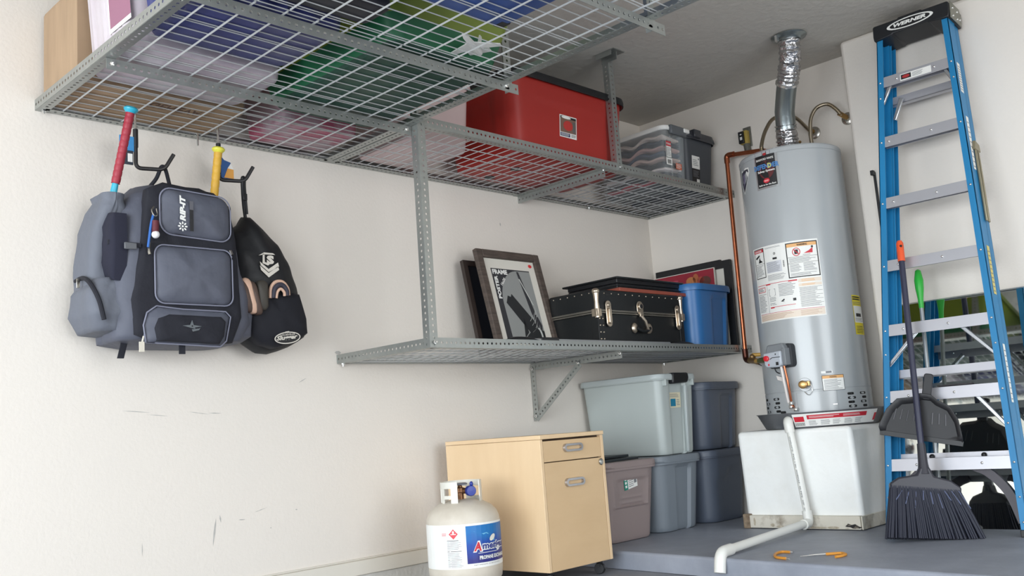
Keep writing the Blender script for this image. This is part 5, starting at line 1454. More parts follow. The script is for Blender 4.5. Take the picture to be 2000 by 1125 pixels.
b = MB().mat(steel_m); b.lathe([(0.015, 0), (0.015, 0.004), (0.012, 0.007), (0.0001, 0.008)], (w_c-0.030, 0.0, 0.490), 24, (0, -1, 0)); b.build('lock', t)
for x, y in ((0.05, 0.04), (w_c-0.05, 0.04), (0.05, d_c-0.05), (w_c-0.05, d_c-0.05)):
    b = MB().mat(black_m)
    b.lathe([(0.0001, -0.012), (0.022, -0.012), (0.024, -0.009), (0.024, -0.003), (0.020, 0.0), (0.024, 0.003), (0.024, 0.009), (0.022, 0.012), (0.0001, 0.012)], (x, y, 0.0245), 24, (1, 0.35, 0))
    b.box(x-0.010, y-0.010, 0.030, x+0.010, y+0.010, 0.0595)
    b.build('castor', t)
# ------------------------------------------------------------ propane cylinder
PX, PY, PR_ = -2.2, -0.5, 0.152
t = thing('propane_tank', 'white propane cylinder with a blue and white wraparound label', 'propane tank', (PX, PY, 0))
shell = M('worn_cream_steel', (206, 198, 184), 0.45, var=0.5, vscale=9, rgb2=(176, 164, 148), bump=0.1, bscale=30, thr=(0.4, 0.75))
b = MB().mat(shell)
b.lathe([(0.085, 0.028), (0.125, 0.045), (0.148, 0.08), (PR_, 0.115), (PR_, 0.295), (0.150, 0.318), (0.142, 0.340), (0.122, 0.362), (0.090, 0.380), (0.05, 0.390), (0.0001, 0.393)], (0, 0, 0), 72); b.build('shell', t, angle=60)
b = MB().mat(shell); b.lathe([(0.100, 0.0), (0.104, 0.0), (0.104, 0.045), (0.100, 0.045), (0.100, 0.0)], (0, 0, 0), 48); b.build('foot_ring', t)
# collar: a bent plate round the back and sides, with cutouts
col_m = M('cream_collar_paint', (214, 212, 202), 0.4)
def ccyl(u, v, r): a_ = math.radians(u); return Vector((r*math.cos(a_), r*math.sin(a_), v))
b = MB().mat(col_m)
def cpanel(a0, a1, z0, z1, r=0.086):
    n_ = max(2, int(abs(a1-a0)/6)); vs = []
    for i in range(n_+1):
        a_ = a0+(a1-a0)*i/n_; vs += [ccyl(a_, z0, r), ccyl(a_, z1, r), ccyl(a_, z1, r-0.004), ccyl(a_, z0, r-0.004)]
    fs = [(0,1,2,3), tuple(n_*4+k for k in (3,2,1,0))]
    for i in range(n_):
        for k in range(4): fs.append((i*4+k, i*4+(k+1) % 4, (i+1)*4+(k+1) % 4, (i+1)*4+k))
    b.add(vs, fs)
CA0, CA1 = -70, 218     # open towards the camera's right-front
cpanel(CA0, CA1, 0.440, 0.466)
for a0, a1 in ((CA0, CA0+28), (10, 34), (100, 130), (160, 172), (198, CA1)): cpanel(a0, a1, 0.370, 0.442)
cpanel(160, CA1, 0.398, 0.412); cpanel(CA0, 34, 0.375, 0.40)
b.build('collar', t, angle=30)
b = MB().mat(M('old_brass', (128, 92, 66), 0.4, metal=0.8)); b.lathe([(0.014, 0), (0.014, 0.025), (0.018, 0.028), (0.018, 0.045), (0.010, 0.048), (0.008, 0.058)], (-0.005, 0.0, 0.392), 18); b.tube([(-0.005, 0, 0.425), (0.01, -0.035, 0.425)], 0.012, 12); b.build('valve', t)
b = MB().mat(M('grey_handwheel', (120, 122, 130), 0.5)); b.lathe([(0.0001, 0.0), (0.030, 0.002), (0.032, 0.006), (0.026, 0.010), (0.0001, 0.010)], (-0.005, 0, 0.448), 20); b.build('handwheel', t)
b = MB().mat(M('blue_cap_plastic', (38, 56, 140), 0.35)); cp = Vector((0.008, -0.052, 0.424)); cd_ = Vector((-0.05, -1, 0)).normalized()
b.lathe([(0.0215, -0.018), (0.0215, 0.004), (0.019, 0.008), (0.0001, 0.009)], cp, 20, (-0.45, -1, 0)); b.ball((0.014, -0.050, 0.452), 0.008, 10, (1, 1, 1.3)); b.build('dust_cap', t)
# wrap label
pr = Print(cyl_map(0, 0, PR_, 150), 0.0009)
ar = lambda th: math.radians(th-150)*PR_
pr.rect(ar(120), 0.130, ar(330), 0.302, white_m)
navy_l = M('label_blue', (34, 46, 120), 0.4); mid_l = M('label_mid_blue', (30, 106, 168), 0.4); lt_l = M('label_light_blue', (110, 178, 214), 0.4)
def blue_grad():
    m = bpy.data.materials.new('label_sky_blend'); m.use_nodes = True; t_ = m.node_tree; bs = t_.nodes['Principled BSDF']
    tc = t_.nodes.new('ShaderNodeTexCoord'); sx = t_.nodes.new('ShaderNodeSeparateXYZ'); t_.links.new(tc.outputs['Object'], sx.inputs[0])
    mr = t_.nodes.new('ShaderNodeMapRange'); mr.inputs['From Min'].default_value = 0.15; mr.inputs['From Max'].default_value = 0.30
    t_.links.new(sx.outputs['Z'], mr.inputs['Value'])
    nz = t_.nodes.new('ShaderNodeTexNoise'); nz.inputs['Scale'].default_value = 12; t_.links.new(tc.outputs['Object'], nz.inputs['Vector'])
    ad = t_.nodes.new('ShaderNodeMath'); ad.operation = 'MULTIPLY_ADD'; ad.inputs[1].default_value = 0.6; t_.links.new(nz.outputs['Fac'], ad.inputs[0]); t_.links.new(mr.outputs[0], ad.inputs[2])
    cr_ = t_.nodes.new('ShaderNodeValToRGB'); t_.links.new(ad.outputs[0], cr_.inputs[0])
    e = cr_.color_ramp.elements; e[0].position = 0.35; e[0].color = (*lin((40, 40, 116)), 1); e[1].position = 1.15 if False else 1.0; e[1].color = (*lin((24, 110, 176)), 1)
    e2 = cr_.color_ramp.elements.new(0.75); e2.color = (*lin((28, 74, 160)), 1)
    t_.links.new(cr_.outputs[0], bs.inputs['Base Color']); bs.inputs['Roughness'].default_value = 0.4; return m
bg_ = blue_grad()
b0 = ar(231)
pr.rect(b0, 0.148, ar(312), 0.294, bg_, 1)
pr.poly([(b0+0.03, 0.272), (b0+0.07, 0.258), (b0+0.105, 0.236), (b0+0.13, 0.225), (b0+0.13, 0.240), (b0+0.09, 0.262)], lt_l, 2)
pr.ell(b0+0.118, 0.240, 0.018, 0.010, M('label_glow', (226, 224, 210), 0.4), 3, rot=0.6)
pr.text('A', b0+0.024, 0.190, 0.042, 0.044, white_m, 4, shear=0.15, bold=0.10); pr.text('A', b0+0.028, 0.194, 0.032, 0.035, red_ink, 6, shear=0.15, bold=0.04)
pr.text('merigas', b0+0.062, 0.186, 0.135, 0.042, white_m, 4, shear=0.1, bold=0.09); pr.text('merigas', b0+0.064, 0.190, 0.130, 0.034, M('label_deep_blue', (40, 52, 130), 0.4), 6, shear=0.1, bold=0.03)
pr.lines(b0+0.045, 0.183, b0+0.15, 0.188, 1, white_m, 3, ragged=False)
pr.text('PROPANE EXCHANGE', b0+0.050, 0.160, 0.150, 0.015, white_m, 4, bold=0.04)
pr.text('NET WEIGHT 15 LBS (6.8 KG)', b0+0.025, 0.138, 0.13, 0.005, gray_ink, 3)
c0 = ar(212)
pr.poly([(c0, 0.286), (c0+0.019, 0.266), (c0, 0.246), (c0-0.019, 0.266)], M('hazard_red', (206, 48, 62), 0.4), 1); pr.ell(c0, 0.273, 0.004, 0.006, white_m, 2); pr.rect(c0-0.011, 0.264, c0+0.011, 0.267, white_m, 2)
pr.lines(c0-0.050, 0.259, c0-0.025, 0.272, 2, M('hazard_red', (206, 48, 62)), 1)
pr.rect(c0-0.045, 0.2785, c0-0.010, 0.279, gray_ink, 1); pr.rect(c0-0.045, 0.2545, c0-0.015, 0.255, gray_ink, 1)
pr.rect(c0-0.028, 0.2405, c0+0.020, 0.2425, ink_m, 1)
pr.lines(c0-0.028, 0.205, c0+0.034, 0.239, 9, gray_ink, 1); pr.rect(c0-0.028, 0.1985, c0+0.030, 0.2005, ink_m, 1); pr.lines(c0-0.028, 0.170, c0+0.034, 0.196, 7, gray_ink, 1)
pr.rect(c0-0.028, 0.1665, c0+0.030, 0.168, ink_m, 1); pr.lines(c0-0.028, 0.137, c0+0.034, 0.164, 7, gray_ink, 1)
pr.build('wrap_label', t)

# ------------------------------------------------------------ hooks and bats on the rack edge
def utility_hook(x, y, z0, label, tagside, tagcol):
    t = thing('utility_hook', label, 'hook', (x, y, z0))
    b = MB().mat(zinc_m); b.tube(arc_pts([(0.0, 0.055, 0.225), (0.0, 0.0, 0.225), (0, 0, 0.12)], 0.02), 0.0045, 8); b.build('steel_rod', t)
    b = MB().mat(M('black_vinyl_coat', (30, 28, 30), 0.5))
    b.tube(arc_pts([(0, 0, 0.15), (0, 0, 0.0), (0.095, -0.030, 0.0), (0.128, -0.042, 0.062)], 0.022), 0.0075, 10); b.build('coated_arm', t)
    b = MB().mat(black_m); b.tube([(0.0, 0.0, 0.15), (0, 0, 0.08)], 0.0095, 10); b.build('sleeve', t)
    return t
t = utility_hook(-3.398, -0.145, 1.722, 'black coated utility hook carrying the grey backpack', -1, None)
b = MB().mat(M('tag_blue', (60, 138, 196), 0.5)); b.box(-0.062, -0.004, 0.060, -0.008, -0.001, 0.118); o = b.build('price_tag', t, smooth=False)
b = MB().mat(M('tag_dark', (46, 54, 66), 0.5)); b.box(-0.058, -0.008, 0.008, -0.012, -0.002, 0.062); b.build('tag_clip', t, bevel=0.002)
b = MB().mat(white_m); b.box(-0.034, -0.0085, 0.018, -0.016, -0.0082, 0.050); b.build('tag_label', t, smooth=False)
t = utility_hook(-3.062, -0.145, 1.724, 'black coated utility hook carrying the black sling bag', 1, None)
b = MB().mat(M('card_blue', (48, 90, 150), 0.5)); b.prism([(0.008, 0.01), (0.058, 0.01), (0.062, 0.045), (0.05, 0.078), (0.022, 0.085), (0.008, 0.10)], lambda u, v: Vector((u, -0.003, v)), lambda u, v: Vector((u, -0.001, v))); b.build('price_tag', t, smooth=False)
b = MB().mat(M('card_orange', (222, 160, 78), 0.5)); b.prism([(0.020, 0.012), (0.062, 0.012), (0.062, 0.050), (0.036, 0.052)], lambda u, v: Vector((u, -0.0045, v)), lambda u, v: Vector((u, -0.0035, v))); b.build('card_print', t, smooth=False)
b = MB().mat(white_m); b.prism([(0.036, 0.052), (0.062, 0.050), (0.050, 0.074)], lambda u, v: Vector((u, -0.0045, v)), lambda u, v: Vector((u, -0.0035, v))); b.build('card_print', t, smooth=False)
# spare hook end hanging from the rack between them
b = MB().mat(zinc_m); b.tube(arc_pts([(0, 0.05, 0.0), (0, 0.0, 0.0), (0, 0, -0.05)], 0.01), 0.004, 8)
o = b.build('hook_stub'); o.location = (-3.10, -0.05, 1.935); tag(o, 'short bare steel rod end poking below the rack between the two hooks', 'hook')

def bat(label, P0, P1, grip, knob, barrel, glen, r=0.0125):
    t = thing('baseball_bat', label, 'baseball bat', P0)
    P0 = Vector(P0); d = (Vector(P1)-P0).normalized(); P = lambda s_: d*s_
    b = MB().mat(knob); b.lathe([(0.0001, -0.001), (0.020, 0.0), (0.0255, 0.006), (0.0245, 0.012), (0.015, 0.022)], (0, 0, 0), 24, d); b.build('knob', t)
    g = MB().mat(grip); pts = [P(0.018+glen*i/60) for i in range(61)]
    g.tube(pts, r, 16, rs=[r*(0.95+0.09*(1 if (i % 5) < 4 else 0)) for i in range(61)]); g.build('grip_tape', t, angle=60)
    b = MB().mat(barrel); b.tube([P(0.018+glen), P(0.30+glen*0.2), P(0.50), P(0.72)], r, 20, rs=[0.011, 0.0135, 0.026, 0.028]); b.build('barrel', t)
    return t
bat('bat with a red grip and turquoise knob in the backpack sleeve', (-3.469, -0.275, 1.905), (-3.512, -0.205, 1.578), M('red_grip', (150, 36, 54), 0.5), M('turquoise_paint', (46, 164, 190), 0.3), M('turquoise_paint', (46, 164, 190)), 0.265, 0.0150)
bat('bat with a yellow grip standing behind the backpack', (-3.088, -0.195, 1.840), (-3.100, -0.170, 1.64), M('yellow_grip', (206, 160, 52), 0.5), M('lemon_knob', (220, 214, 74), 0.4), M('grey_paint_bat', (90, 90, 96), 0.3), 0.36, 0.0155)

# ------------------------------------------------------------ grey baseball backpack
gfab = M('grey_ripstop', (84, 87, 99), 0.65, bump=0.5, bscale=16, var=0.3, vscale=6, rgb2=(74, 77, 90)); gfab2 = M('light_grey_fabric', (98, 102, 112), 0.7, bump=0.5, bscale=18)
bfab = M('black_fabric', (26, 27, 36), 0.85, bump=0.2, bscale=60); pipe_m = M('grey_piping', (120, 122, 138), 0.6); mesh_m = M('black_mesh_fabric', (32, 33, 48), 0.95)
KO = (-3.28, -0.15, 1.05)
bag = thing('backpack', 'big grey and black baseball backpack hanging from the left hook', 'backpack', KO)
K = lambda x, y, z: Vector((x, y, z))-Vector(KO)
def loft_body(b, secs, r=0.05, amp=0.004, seed=1, nseg=14):
    """secs: (z, x0, x1, y0, y1)"""
    rnd = random.Random(seed); vs = []; N = None
    ph = [rnd.uniform(0, 6) for _ in range(6)]
    for z, x0, x1, y0, y1 in secs:
        cx_, cy_ = (x0+x1)/2, (y0+y1)/2; hx_, hy_ = (x1-x0)/2, (y1-y0)/2
        rr_ = min(r, hx_*0.9, hy_*0.9)
        rg = ring(hx_, hy_, rr_, nseg, 5); N = len(rg)
        for i, (x, y, sd, tt) in enumerate(rg):
            k = 1+amp*8*(math.sin(i*0.33+z*26+ph[0])*0.5+math.sin(i*0.71-z*41+ph[1])*0.35+math.sin(z*75+i*0.2+ph[2])*0.25)
            vs.append(K(cx_+x*k, cy_+y*k, z))
    fs = []
    for i in range(len(secs)-1):
        for k in range(N): fs.append((i*N+k, i*N+(k+1) % N, (i+1)*N+(k+1) % N, (i+1)*N+k))
    fs.append(tuple(range(N-1, -1, -1))); fs.append(tuple((len(secs)-1)*N+k for k in range(N)))
    b.add(vs, fs); return b
def dense(secs, n=3):
    out = []
    for i in range(len(secs)-1):
        for k in range(n): out.append(tuple(a_+(c_-a_)*k/n for a_, c_ in zip(secs[i], secs[i+1])))
    out.append(secs[-1]); return out
b = MB().mat(gfab)
loft_body(b, dense([(1.052, -3.46, -3.08, -0.20, -0.05), (1.066, -3.52, -3.03, -0.27, -0.022), (1.14, -3.535, -2.995, -0.285, -0.016), (1.25, -3.530, -3.01, -0.285, -0.016), (1.40, -3.515, -3.04, -0.280, -0.016),
     (1.53, -3.490, -3.055, -0.265, -0.018), (1.60, -3.455, -3.07, -0.245, -0.03), (1.645, -3.41, -3.12, -0.20, -0.06), (1.662, -3.36, -3.19, -0.16, -0.09)], 4), r=0.07, amp=0.0028, seed=4).build('main_body', bag, angle=70)
fm = lambda y0: (lambda u, v, w_: K(u, y0-w_, v))
def pad(name, poly, T, mp, m, rings=6, power=0.42, back=0.01, step=0.02, par=bag, seed=0):
    b = MB().mat(m); ph = seed*1.7
    b.pillow(densify(poly, step), T, mp, rings, power, back, crease=lambda u, v: 0.0016*math.sin(u*70+v*40+ph)+0.0016*math.sin(v*95-u*30+ph))
    return b.build(name, par, angle=60)
def piping(poly, mp, w_, m, r=0.003, par=bag):
    b = MB().mat(m); pts = [mp(u, v, w_) for u, v in poly]; pts.append(pts[0]); pts.append(pts[1]); b.tube(pts, r, 6, caps=False); return b.build('piping', par, angle=80)
# black front panel
pad('front_panel', [(-3.485, 1.20), (-3.47, 1.08), (-3.40, 1.055), (-3.10, 1.055), (-3.06, 1.15), (-3.075, 1.45), (-3.10, 1.58), (-3.16, 1.625), (-3.36, 1.640), (-3.42, 1.61), (-3.435, 1.50), (-3.455, 1.35)], 0.020, fm(-0.280), bfab, back=0.03, power=0.2)
# pockets
P1 = rrect(-3.382, 1.432, -3.105, 1.605, 0.045, 6)
P1 = [(u, v + (0.012*(u+3.105)/-0.27 if v > 1.5 else 0.012*(u+3.105)/-0.27)) for u, v in P1]
o = pad('upper_pocket', P1, 0.042, fm(-0.285), gfab, seed=1); piping(P1, fm(-0.285), 0.016, pipe_m)
P2 = rrect(-3.405, 1.190, -3.105, 1.402, 0.035, 6); pad('middle_pocket', P2, 0.040, fm(-0.288), gfab, seed=2); piping(P2, fm(-0.288), 0.016, pipe_m)
P3 = [(-3.44, 1.05), (-3.16, 1.038), (-3.135, 1.06), (-3.115, 1.15), (-3.135, 1.170), (-3.30, 1.172), (-3.40, 1.180), (-3.435, 1.155), (-3.448, 1.11)]
pad('lower_pocket', P3, 0.032, fm(-0.288), gfab, seed=3); piping(densify(P3, 0.03), fm(-0.288), 0.012, pipe_m)
P4 = [(-3.405, 1.055), (-3.17, 1.046), (-3.150, 1.075), (-3.142, 1.130), (-3.16, 1.147), (-3.36, 1.150), (-3.40, 1.135), (-3.412, 1.10)]
pad('mesh_panel', P4, 0.014, fm(-0.312), bfab, seed=4, power=0.3)
# top of bag: black collar piece
pad('top_mesh', [(-3.29, 1.625), (-3.13, 1.600), (-3.14, 1.630), (-3.20, 1.648), (-3.26, 1.645)], 0.01, fm(-0.24), bfab, back=0.02)
# side details (left side faces the door)
sm_ = lambda x0: (lambda u, v, w_: K(x0-w_, u, v))
pad('side_mesh_pocket', [(-0.272, 1.51), (-0.15, 1.535), (-0.13, 1.33), (-0.155, 1.295), (-0.262, 1.27), (-0.277, 1.40)], 0.020, sm_(-3.530), mesh_m, back=0.04)
b = MB().mat(gfab2)
loft_body(b, dense([(1.20, -3.590, -3.47, -0.19, -0.02), (1.35, -3.588, -3.47, -0.20, -0.02), (1.47, -3.575, -3.47, -0.21, -0.022), (1.54, -3.560, -3.465, -0.235, -0.05), (1.572, -3.548, -3.475, -0.238, -0.09), (1.592, -3.552, -3.472, -0.242, -0.08)], 4), r=0.035, amp=0.0045, seed=6).build('bat_sleeve', bag, angle=70)
b = MB().mat(gfab2)
loft_body(b, dense([(1.09, -3.53, -3.44, -0.18, -0.07), (1.10, -3.585, -3.44, -0.235, -0.035), (1.16, -3.612, -3.44, -0.262, -0.025), (1.24, -3.605, -3.44, -0.255, -0.03), (1.285, -3.575, -3.44, -0.235, -0.04), (1.298, -3.53, -3.44, -0.18, -0.07)], 4), r=0.045, amp=0.004, seed=9).build('side_pocket', bag, angle=70)
b = MB().mat(bfab); b.tube([K(*p) for p in spline([(-3.585, -0.06, 1.296), (-3.595, -0.15, 1.292), (-3.600, -0.225, 1.262), (-3.585, -0.262, 1.20), (-3.57, -0.268, 1.13)], 6)], 0.008, 8); b.build('zipper_trim', bag)
b = MB().mat(steel_m); b.box(-0.006, -0.002, -0.028, 0.006, 0.002, 0.006, T=Matrix.Translation(K(-3.607, -0.14, 1.285))); b.build('zipper_pull', bag, bevel=0.001)
# right lower side pocket
b = MB().mat(gfab); loft_body(b, dense([(1.07, -3.10, -3.00, -0.20, -0.05), (1.09, -3.10, -2.98, -0.24, -0.03), (1.17, -3.10, -2.975, -0.24, -0.03), (1.24, -3.10, -2.99, -0.2, -0.05)], 4), r=0.04, amp=0.004, seed=12).build('side_pocket', bag, angle=70)
# straps below, hanging loops, buckle
for x, y in ((-3.47, -0.20), (-3.30, -0.285)):
    b = MB().mat(bfab); b.box(x-0.012, y, 1.005 if x < -3.4 else 1.012, x+0.012, y+0.004, 1.07, T=lambda p: K(p.x-(1.07-p.z)*0.25*(1 if x < -3.4 else 0), p.y, p.z)); b.build('strap_end', bag, bevel=0.001)
b = MB().mat(bfab); b.tube([K(*p) for p in spline([(-3.345, -0.13, 1.655), (-3.325, -0.155, 1.69), (-3.312, -0.170, 1.732), (-3.295, -0.165, 1.730), (-3.275, -0.15, 1.69), (-3.255, -0.13, 1.65)], 6)], 0.0075, 8); b.build('hang_loop', bag)
b = MB().mat(M('grey_buckle', (92, 94, 98), 0.5)); b.box(-0.022, -0.004, -0.012, 0.022, 0.004, 0.012, T=Matrix.Translation(K(-3.49, -0.300, 1.388))); b.build('buckle', bag, bevel=0.003)
b = MB().mat(bfab); b.box(-3.55, -0.296, 1.386, -3.45, -0.290, 1.402, T=lambda p: K(p.x, p.y+(0.04*(-3.49-p.x)/0.06 if p.x < -3.5 else 0), p.z+(0.012 if p.x < -3.5 else 0))); b.build('webbing_strap', bag)
b = MB().mat(M('pull_cream', (206, 200, 186), 0.5)); b.box(-0.009, -0.002, -0.035, 0.009, 0.002, 0.0, T=Matrix.Translation(K(-3.455, -0.300, 1.052))); b.tube([K(-3.452, -0.298, 1.052), K(-3.447, -0.298, 1.072)], 0.003, 6); b.build('zipper_pull', bag)
b = MB().mat(steel_m); b.tube([K(*p) for p in spline([(-3.425, -0.305, 1.405), (-3.43, -0.312, 1.38), (-3.428, -0.315, 1.36)], 4)], 0.005, 8); b.build('zipper_pull', bag)
b = MB().mat(steel_m); b.tube([K(-3.112, -0.306, 1.402), K(-3.108, -0.312, 1.385)], 0.005, 8); b.build('zipper_pull', bag)
# prints on the bag
pr = Print(lambda u, v, w_: K(u, -0.3275-w_-0.0035, v), 0.0008)
pr.text('RIP-IT', -3.300, 1.490, 0.095, 0.022, white_m, 1, rot=PI/2, shear=0.2, bold=0.06)
for i in range(8):
    a_ = 2*PI*i/8; pr.ell(-3.312+0.013*math.cos(a_), 1.470+0.013*math.sin(a_), 0.0055, 0.003, white_m, 1, 10, rot=a_)
pr.ell(-3.312, 1.470, 0.004, 0.004, white_m, 1, 10)
pr.rect(-3.284, 1.455, -3.270, 1.535, ink_m, 1); pr.rect(-3.284, 1.535, -3.270, 1.567, M('velcro_grey', (92, 92, 98), 0.8), 1)
pr.build('logo_print', bag)
pr = Print(lambda u, v, w_: K(u, -0.3265-w_, v), 0.0008); sg = M('star_grey', (92, 98, 102), 0.5)
pr.poly([(-3.282, 1.130), (-3.276, 1.112), (-3.245, 1.108), (-3.272, 1.103), (-3.270, 1.098), (-3.284, 1.101), (-3.318, 1.109), (-3.290, 1.112)], sg, 1)
pr.poly([(-3.284, 1.096), (-3.255, 1.100), (-3.25, 1.104), (-3.256, 1.094), (-3.280, 1.088)], sg, 1); pr.ell(-3.282, 1.108, 0.003, 0.003, ink_m, 3)
pr.build('logo_print', bag)
# keychain charm clipped to the bag
t = thing('key_charm', 'blue lanyard with a white ball and dark sleeve clipped to the backpack', 'key chain', (-3.415, -0.315, 1.50))
b = MB().mat(steel_m); b.tube(spline([(0.005, 0, 0.035), (-0.006, -0.006, 0.02), (0.0, -0.01, 0.0), (0.014, -0.006, 0.006), (0.014, 0, 0.028)], 5), 0.0028, 8); b.build('clip', t)
b = MB().mat(M('lanyard_blue', (40, 96, 170), 0.5)); b.tube(spline([(0.0, -0.006, 0.005), (-0.010, -0.008, -0.03), (-0.016, -0.006, -0.075), (-0.020, -0.002, -0.115)], 5), 0.0045, 8); b.build('lanyard', t)
b = MB().mat(M('maroon_sleeve', (88, 30, 40), 0.6)); b.tube([(0.004, -0.012, -0.020), (0.002, -0.014, -0.062)], 0.012, 14); b.build('sleeve', t)
b = MB().mat(M('white_ball_leather', (222, 220, 220), 0.5)); b.ball((0.002, -0.016, -0.070), 0.014, 16); b.build('ball', t)

# ------------------------------------------------------------ black sling bag
SO = (-2.87, -0.12, 1.035)
sb = thing('sling_bag', 'black drawstring style bat bag hanging from the right hook', 'bag', SO)
Ks = lambda x, y, z: Vector((x, y, z))-Vector(SO)
nfab = M('black_nylon', (20, 21, 25), 0.6, bump=0.4, bscale=14)
outl = [(-2.955, 1.590), (-2.925, 1.592), (-2.90, 1.572), (-2.86, 1.535), (-2.81, 1.490), (-2.765, 1.42), (-2.735, 1.34), (-2.705, 1.24), (-2.692, 1.15), (-2.690, 1.10), (-2.72, 1.082), (-2.76, 1.062), (-2.81, 1.045), (-2.86, 1.032), (-2.91, 1.036), (-2.95, 1.06),
        (-2.985, 1.085), (-3.0, 1.14), (-3.01, 1.25), (-3.025, 1.36), (-3.03, 1.46), (-3.01, 1.53), (-2.975, 1.555)]
b = MB().mat(nfab); dn = densify(outl, 0.02)
b.pillow(dn, 0.105, lambda u, v, w_: Ks(u, -0.115-w_, v), 9, 0.45, 0.0, crease=lambda u, v: 0.003*math.sin(u*60+v*30)+0.003*math.sin(v*70-u*20))
b.pillow(dn, 0.085, lambda u, v, w_: Ks(u, -0.115+w_, v), 6, 0.45, 0.0)
b.build('bag_body', sb, angle=70)
b = MB().mat(M('black_mesh_pocket', (15, 16, 26), 0.8))
b.pillow(densify([(-2.965, 1.305), (-2.90, 1.275), (-2.82, 1.285), (-2.745, 1.272), (-2.715, 1.17), (-2.712, 1.11), (-2.76, 1.075), (-2.86, 1.048), (-2.93, 1.062), (-2.975, 1.10), (-2.985, 1.20)], 0.02), 0.055, lambda u, v, w_: Ks(u, -0.182-w_, v), 7, 0.4, 0.03, crease=lambda u, v: 0.002*math.sin(u*70+v*50))
b.build('front_pocket', sb, angle=70)
b = MB().mat(nfab); b.tube([Ks(*p) for p in spline([(-2.94, -0.125, 1.585), (-2.955, -0.14, 1.64), (-2.972, -0.165, 1.70), (-2.976, -0.172, 1.735), (-2.965, -0.168, 1.738), (-2.958, -0.155, 1.70), (-2.940, -0.135, 1.60)], 6)], 0.007, 8); b.build('hang_strap', sb)
b = MB().mat(black_m); b.box(-0.009, -0.004, -0.014, 0.009, 0.004, 0.014, T=Matrix.Translation(Ks(-2.956, -0.155, 1.665))); b.build('slider_buckle', sb, bevel=0.002)
b = MB().mat(nfab); b.tube([Ks(*p) for p in spline([(-2.80, -0.05, 1.50), (-2.745, -0.05, 1.41), (-2.71, -0.06, 1.30), (-2.695, -0.06, 1.20)], 6)], 0.008, 8); b.build('shoulder_strap', sb)
b = MB().mat(nfab); b.tube([Ks(-2.702, -0.07, 1.225), Ks(-2.692, -0.08, 1.185)], 0.006, 8); b.build('strap_end', sb)
pr = Print(lambda u, v, w_: Ks(u, -0.2235-w_, v), 0.0008)
slv = M('logo_silver', (206, 200, 190), 0.5)
lx, lz = -2.900, 1.385
pr.poly([(lx-0.045, lz+0.028), (lx-0.02, lz+0.042), (lx+0.02, lz+0.042), (lx+0.030, lz+0.036), (lx-0.018, lz+0.034)], slv, 1)
pr.poly([(lx-0.026, lz+0.036), (lx-0.018, lz+0.036), (lx-0.018, lz+0.004), (lx+0.004, lz-0.004), (lx-0.004, lz-0.010), (lx-0.028, lz-0.002)], slv, 1)
pr.text('S', lx-0.010, lz-0.004, 0.034, 0.036, slv, 2, bold=0.07)
for dz_, k_ in ((-0.018, 0.7), (-0.034, 1.0)):
    pr.poly([(lx-0.040, lz+dz_+0.022), (lx-0.002, lz+dz_-0.006), (lx+0.042, lz+dz_+0.024), (lx+0.046, lz+dz_+0.010*k_), (lx-0.002, lz+dz_-0.006-0.018*k_), (lx-0.036, lz+dz_+0.010*(1-k_)+0.004)], slv, 1)
pr.build('logo_print', sb)
pr = Print(lambda u, v, w_: Ks(u, -0.232-w_, v), 0.0008); lx, lz = -2.832, 1.086
pr.ell(lx, lz, 0.060, 0.024, slv, 0, rot=0.12); pr.ell(lx, lz, 0.055, 0.020, ink_m, 1, rot=0.12)
pr.text('Slugger', lx-0.050, lz-0.018, 0.098, 0.023, slv, 3, rot=0.12, shear=0.3, bold=0.04); pr.text('LOUISVILLE', lx-0.034, lz+0.005, 0.068, 0.007, slv, 3, rot=0.12, bold=0.02)
pr.poly([(lx-0.012, lz+0.024), (lx+0.008, lz+0.027), (lx+0.002, lz+0.019)], slv, 3)
pr.build('logo_print', sb)
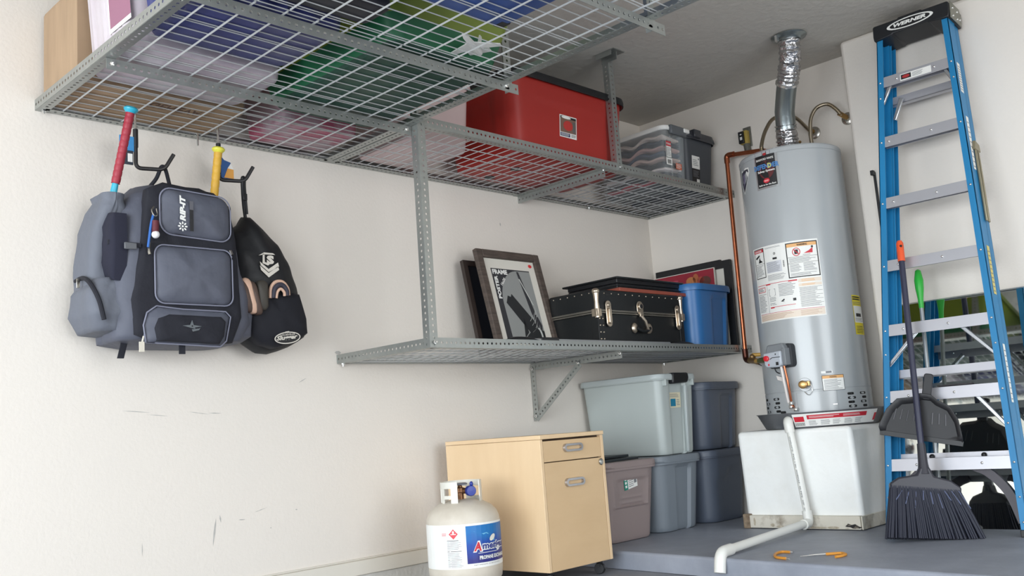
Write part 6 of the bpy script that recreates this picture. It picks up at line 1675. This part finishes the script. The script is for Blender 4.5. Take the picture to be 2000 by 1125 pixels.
# glove and rolled band tucked in its pocket
t = thing('baseball_glove', 'brown and tan baseball glove tucked in the black bag pocket', 'glove', (-2.972, -0.245, 1.21))
lea = M('brown_leather', (84, 66, 58), 0.6, var=0.4, vscale=14); tan = M('tan_leather', (206, 170, 148), 0.6)
G = lambda u, v, w_: Vector((u, -w_, v))
for i, (u, m_) in enumerate(((-0.038, lea), (-0.020, tan), (0.0, lea))):
    b = MB().mat(m_); b.pillow(densify(rrect(u-0.016, -0.03-0.004*i, u+0.017, 0.105-0.012*abs(i-1), 0.015, 5), 0.01), 0.020, lambda a_, c_, w_: G(a_-(c_*0.25), c_, w_), 5, 0.45, 0.02); b.build('finger', t, angle=60)
b = MB().mat(M('dark_olive_leather', (62, 58, 52), 0.6)); b.pillow(densify(rrect(0.005, -0.02, 0.05, 0.10, 0.02, 5), 0.01), 0.016, G, 5, 0.45, 0.02); b.build('palm', t, angle=60)
t = thing('wrist_band', 'dark rolled band with tan edges tucked in the black bag pocket', 'wrist band', (-2.862, -0.236, 1.262))
b = MB().mat(tan); b.tube(spline([(-0.044, 0, -0.02), (-0.040, 0, 0.02), (-0.02, -0.002, 0.045), (0.012, -0.002, 0.048), (0.036, 0, 0.024), (0.04, 0, -0.005)], 6), 0.007, 8); b.build('edge', t)
b = MB().mat(M('navy_band', (52, 50, 62), 0.7)); b.tube(spline([(-0.034, -0.002, -0.02), (-0.028, -0.004, 0.014), (-0.012, -0.006, 0.032), (0.010, -0.006, 0.034), (0.028, -0.004, 0.014), (0.032, 0, -0.005)], 6), 0.010, 8); b.build('band', t)
b = MB().mat(tan); b.tube(spline([(-0.020, -0.004, -0.02), (-0.014, -0.006, 0.006), (0.0, -0.008, 0.018), (0.016, -0.006, 0.006), (0.020, -0.002, -0.008)], 6), 0.006, 8); b.build('edge', t)

# ---- groups of alike things
for o in list(COL.objects):
    if o.parent or 'category' not in o or 'group' in o: continue
    n_ = o.name.split('.')[0]; z_ = o.location.z
    g = {'picture_frame': 'picture frames on the lower shelf', 'utility_hook': 'coated hooks under the overhead rack', 'storage_hook': 'orange hooks lying on the platform',
         'baseball_bat': 'baseball bats by the backpack', 'water_hose': 'steel water hoses above the heater', 'flat_case': 'flat cases stacked on the trunk', 'black_board': 'black boards on the taupe tote',
         'wall_shelf': 'wire shelves in the corner'}.get(n_)
    if n_ in ('storage_tote', 'storage_bin'):
        g = 'totes stacked on the platform' if z_ < 1 else ('totes on the lower shelf' if z_ < 1.5 else ('bins on the overhead rack' if o.location.x < -2.45 else 'bins on the upper corner shelf'))
    if g: o['group'] = g
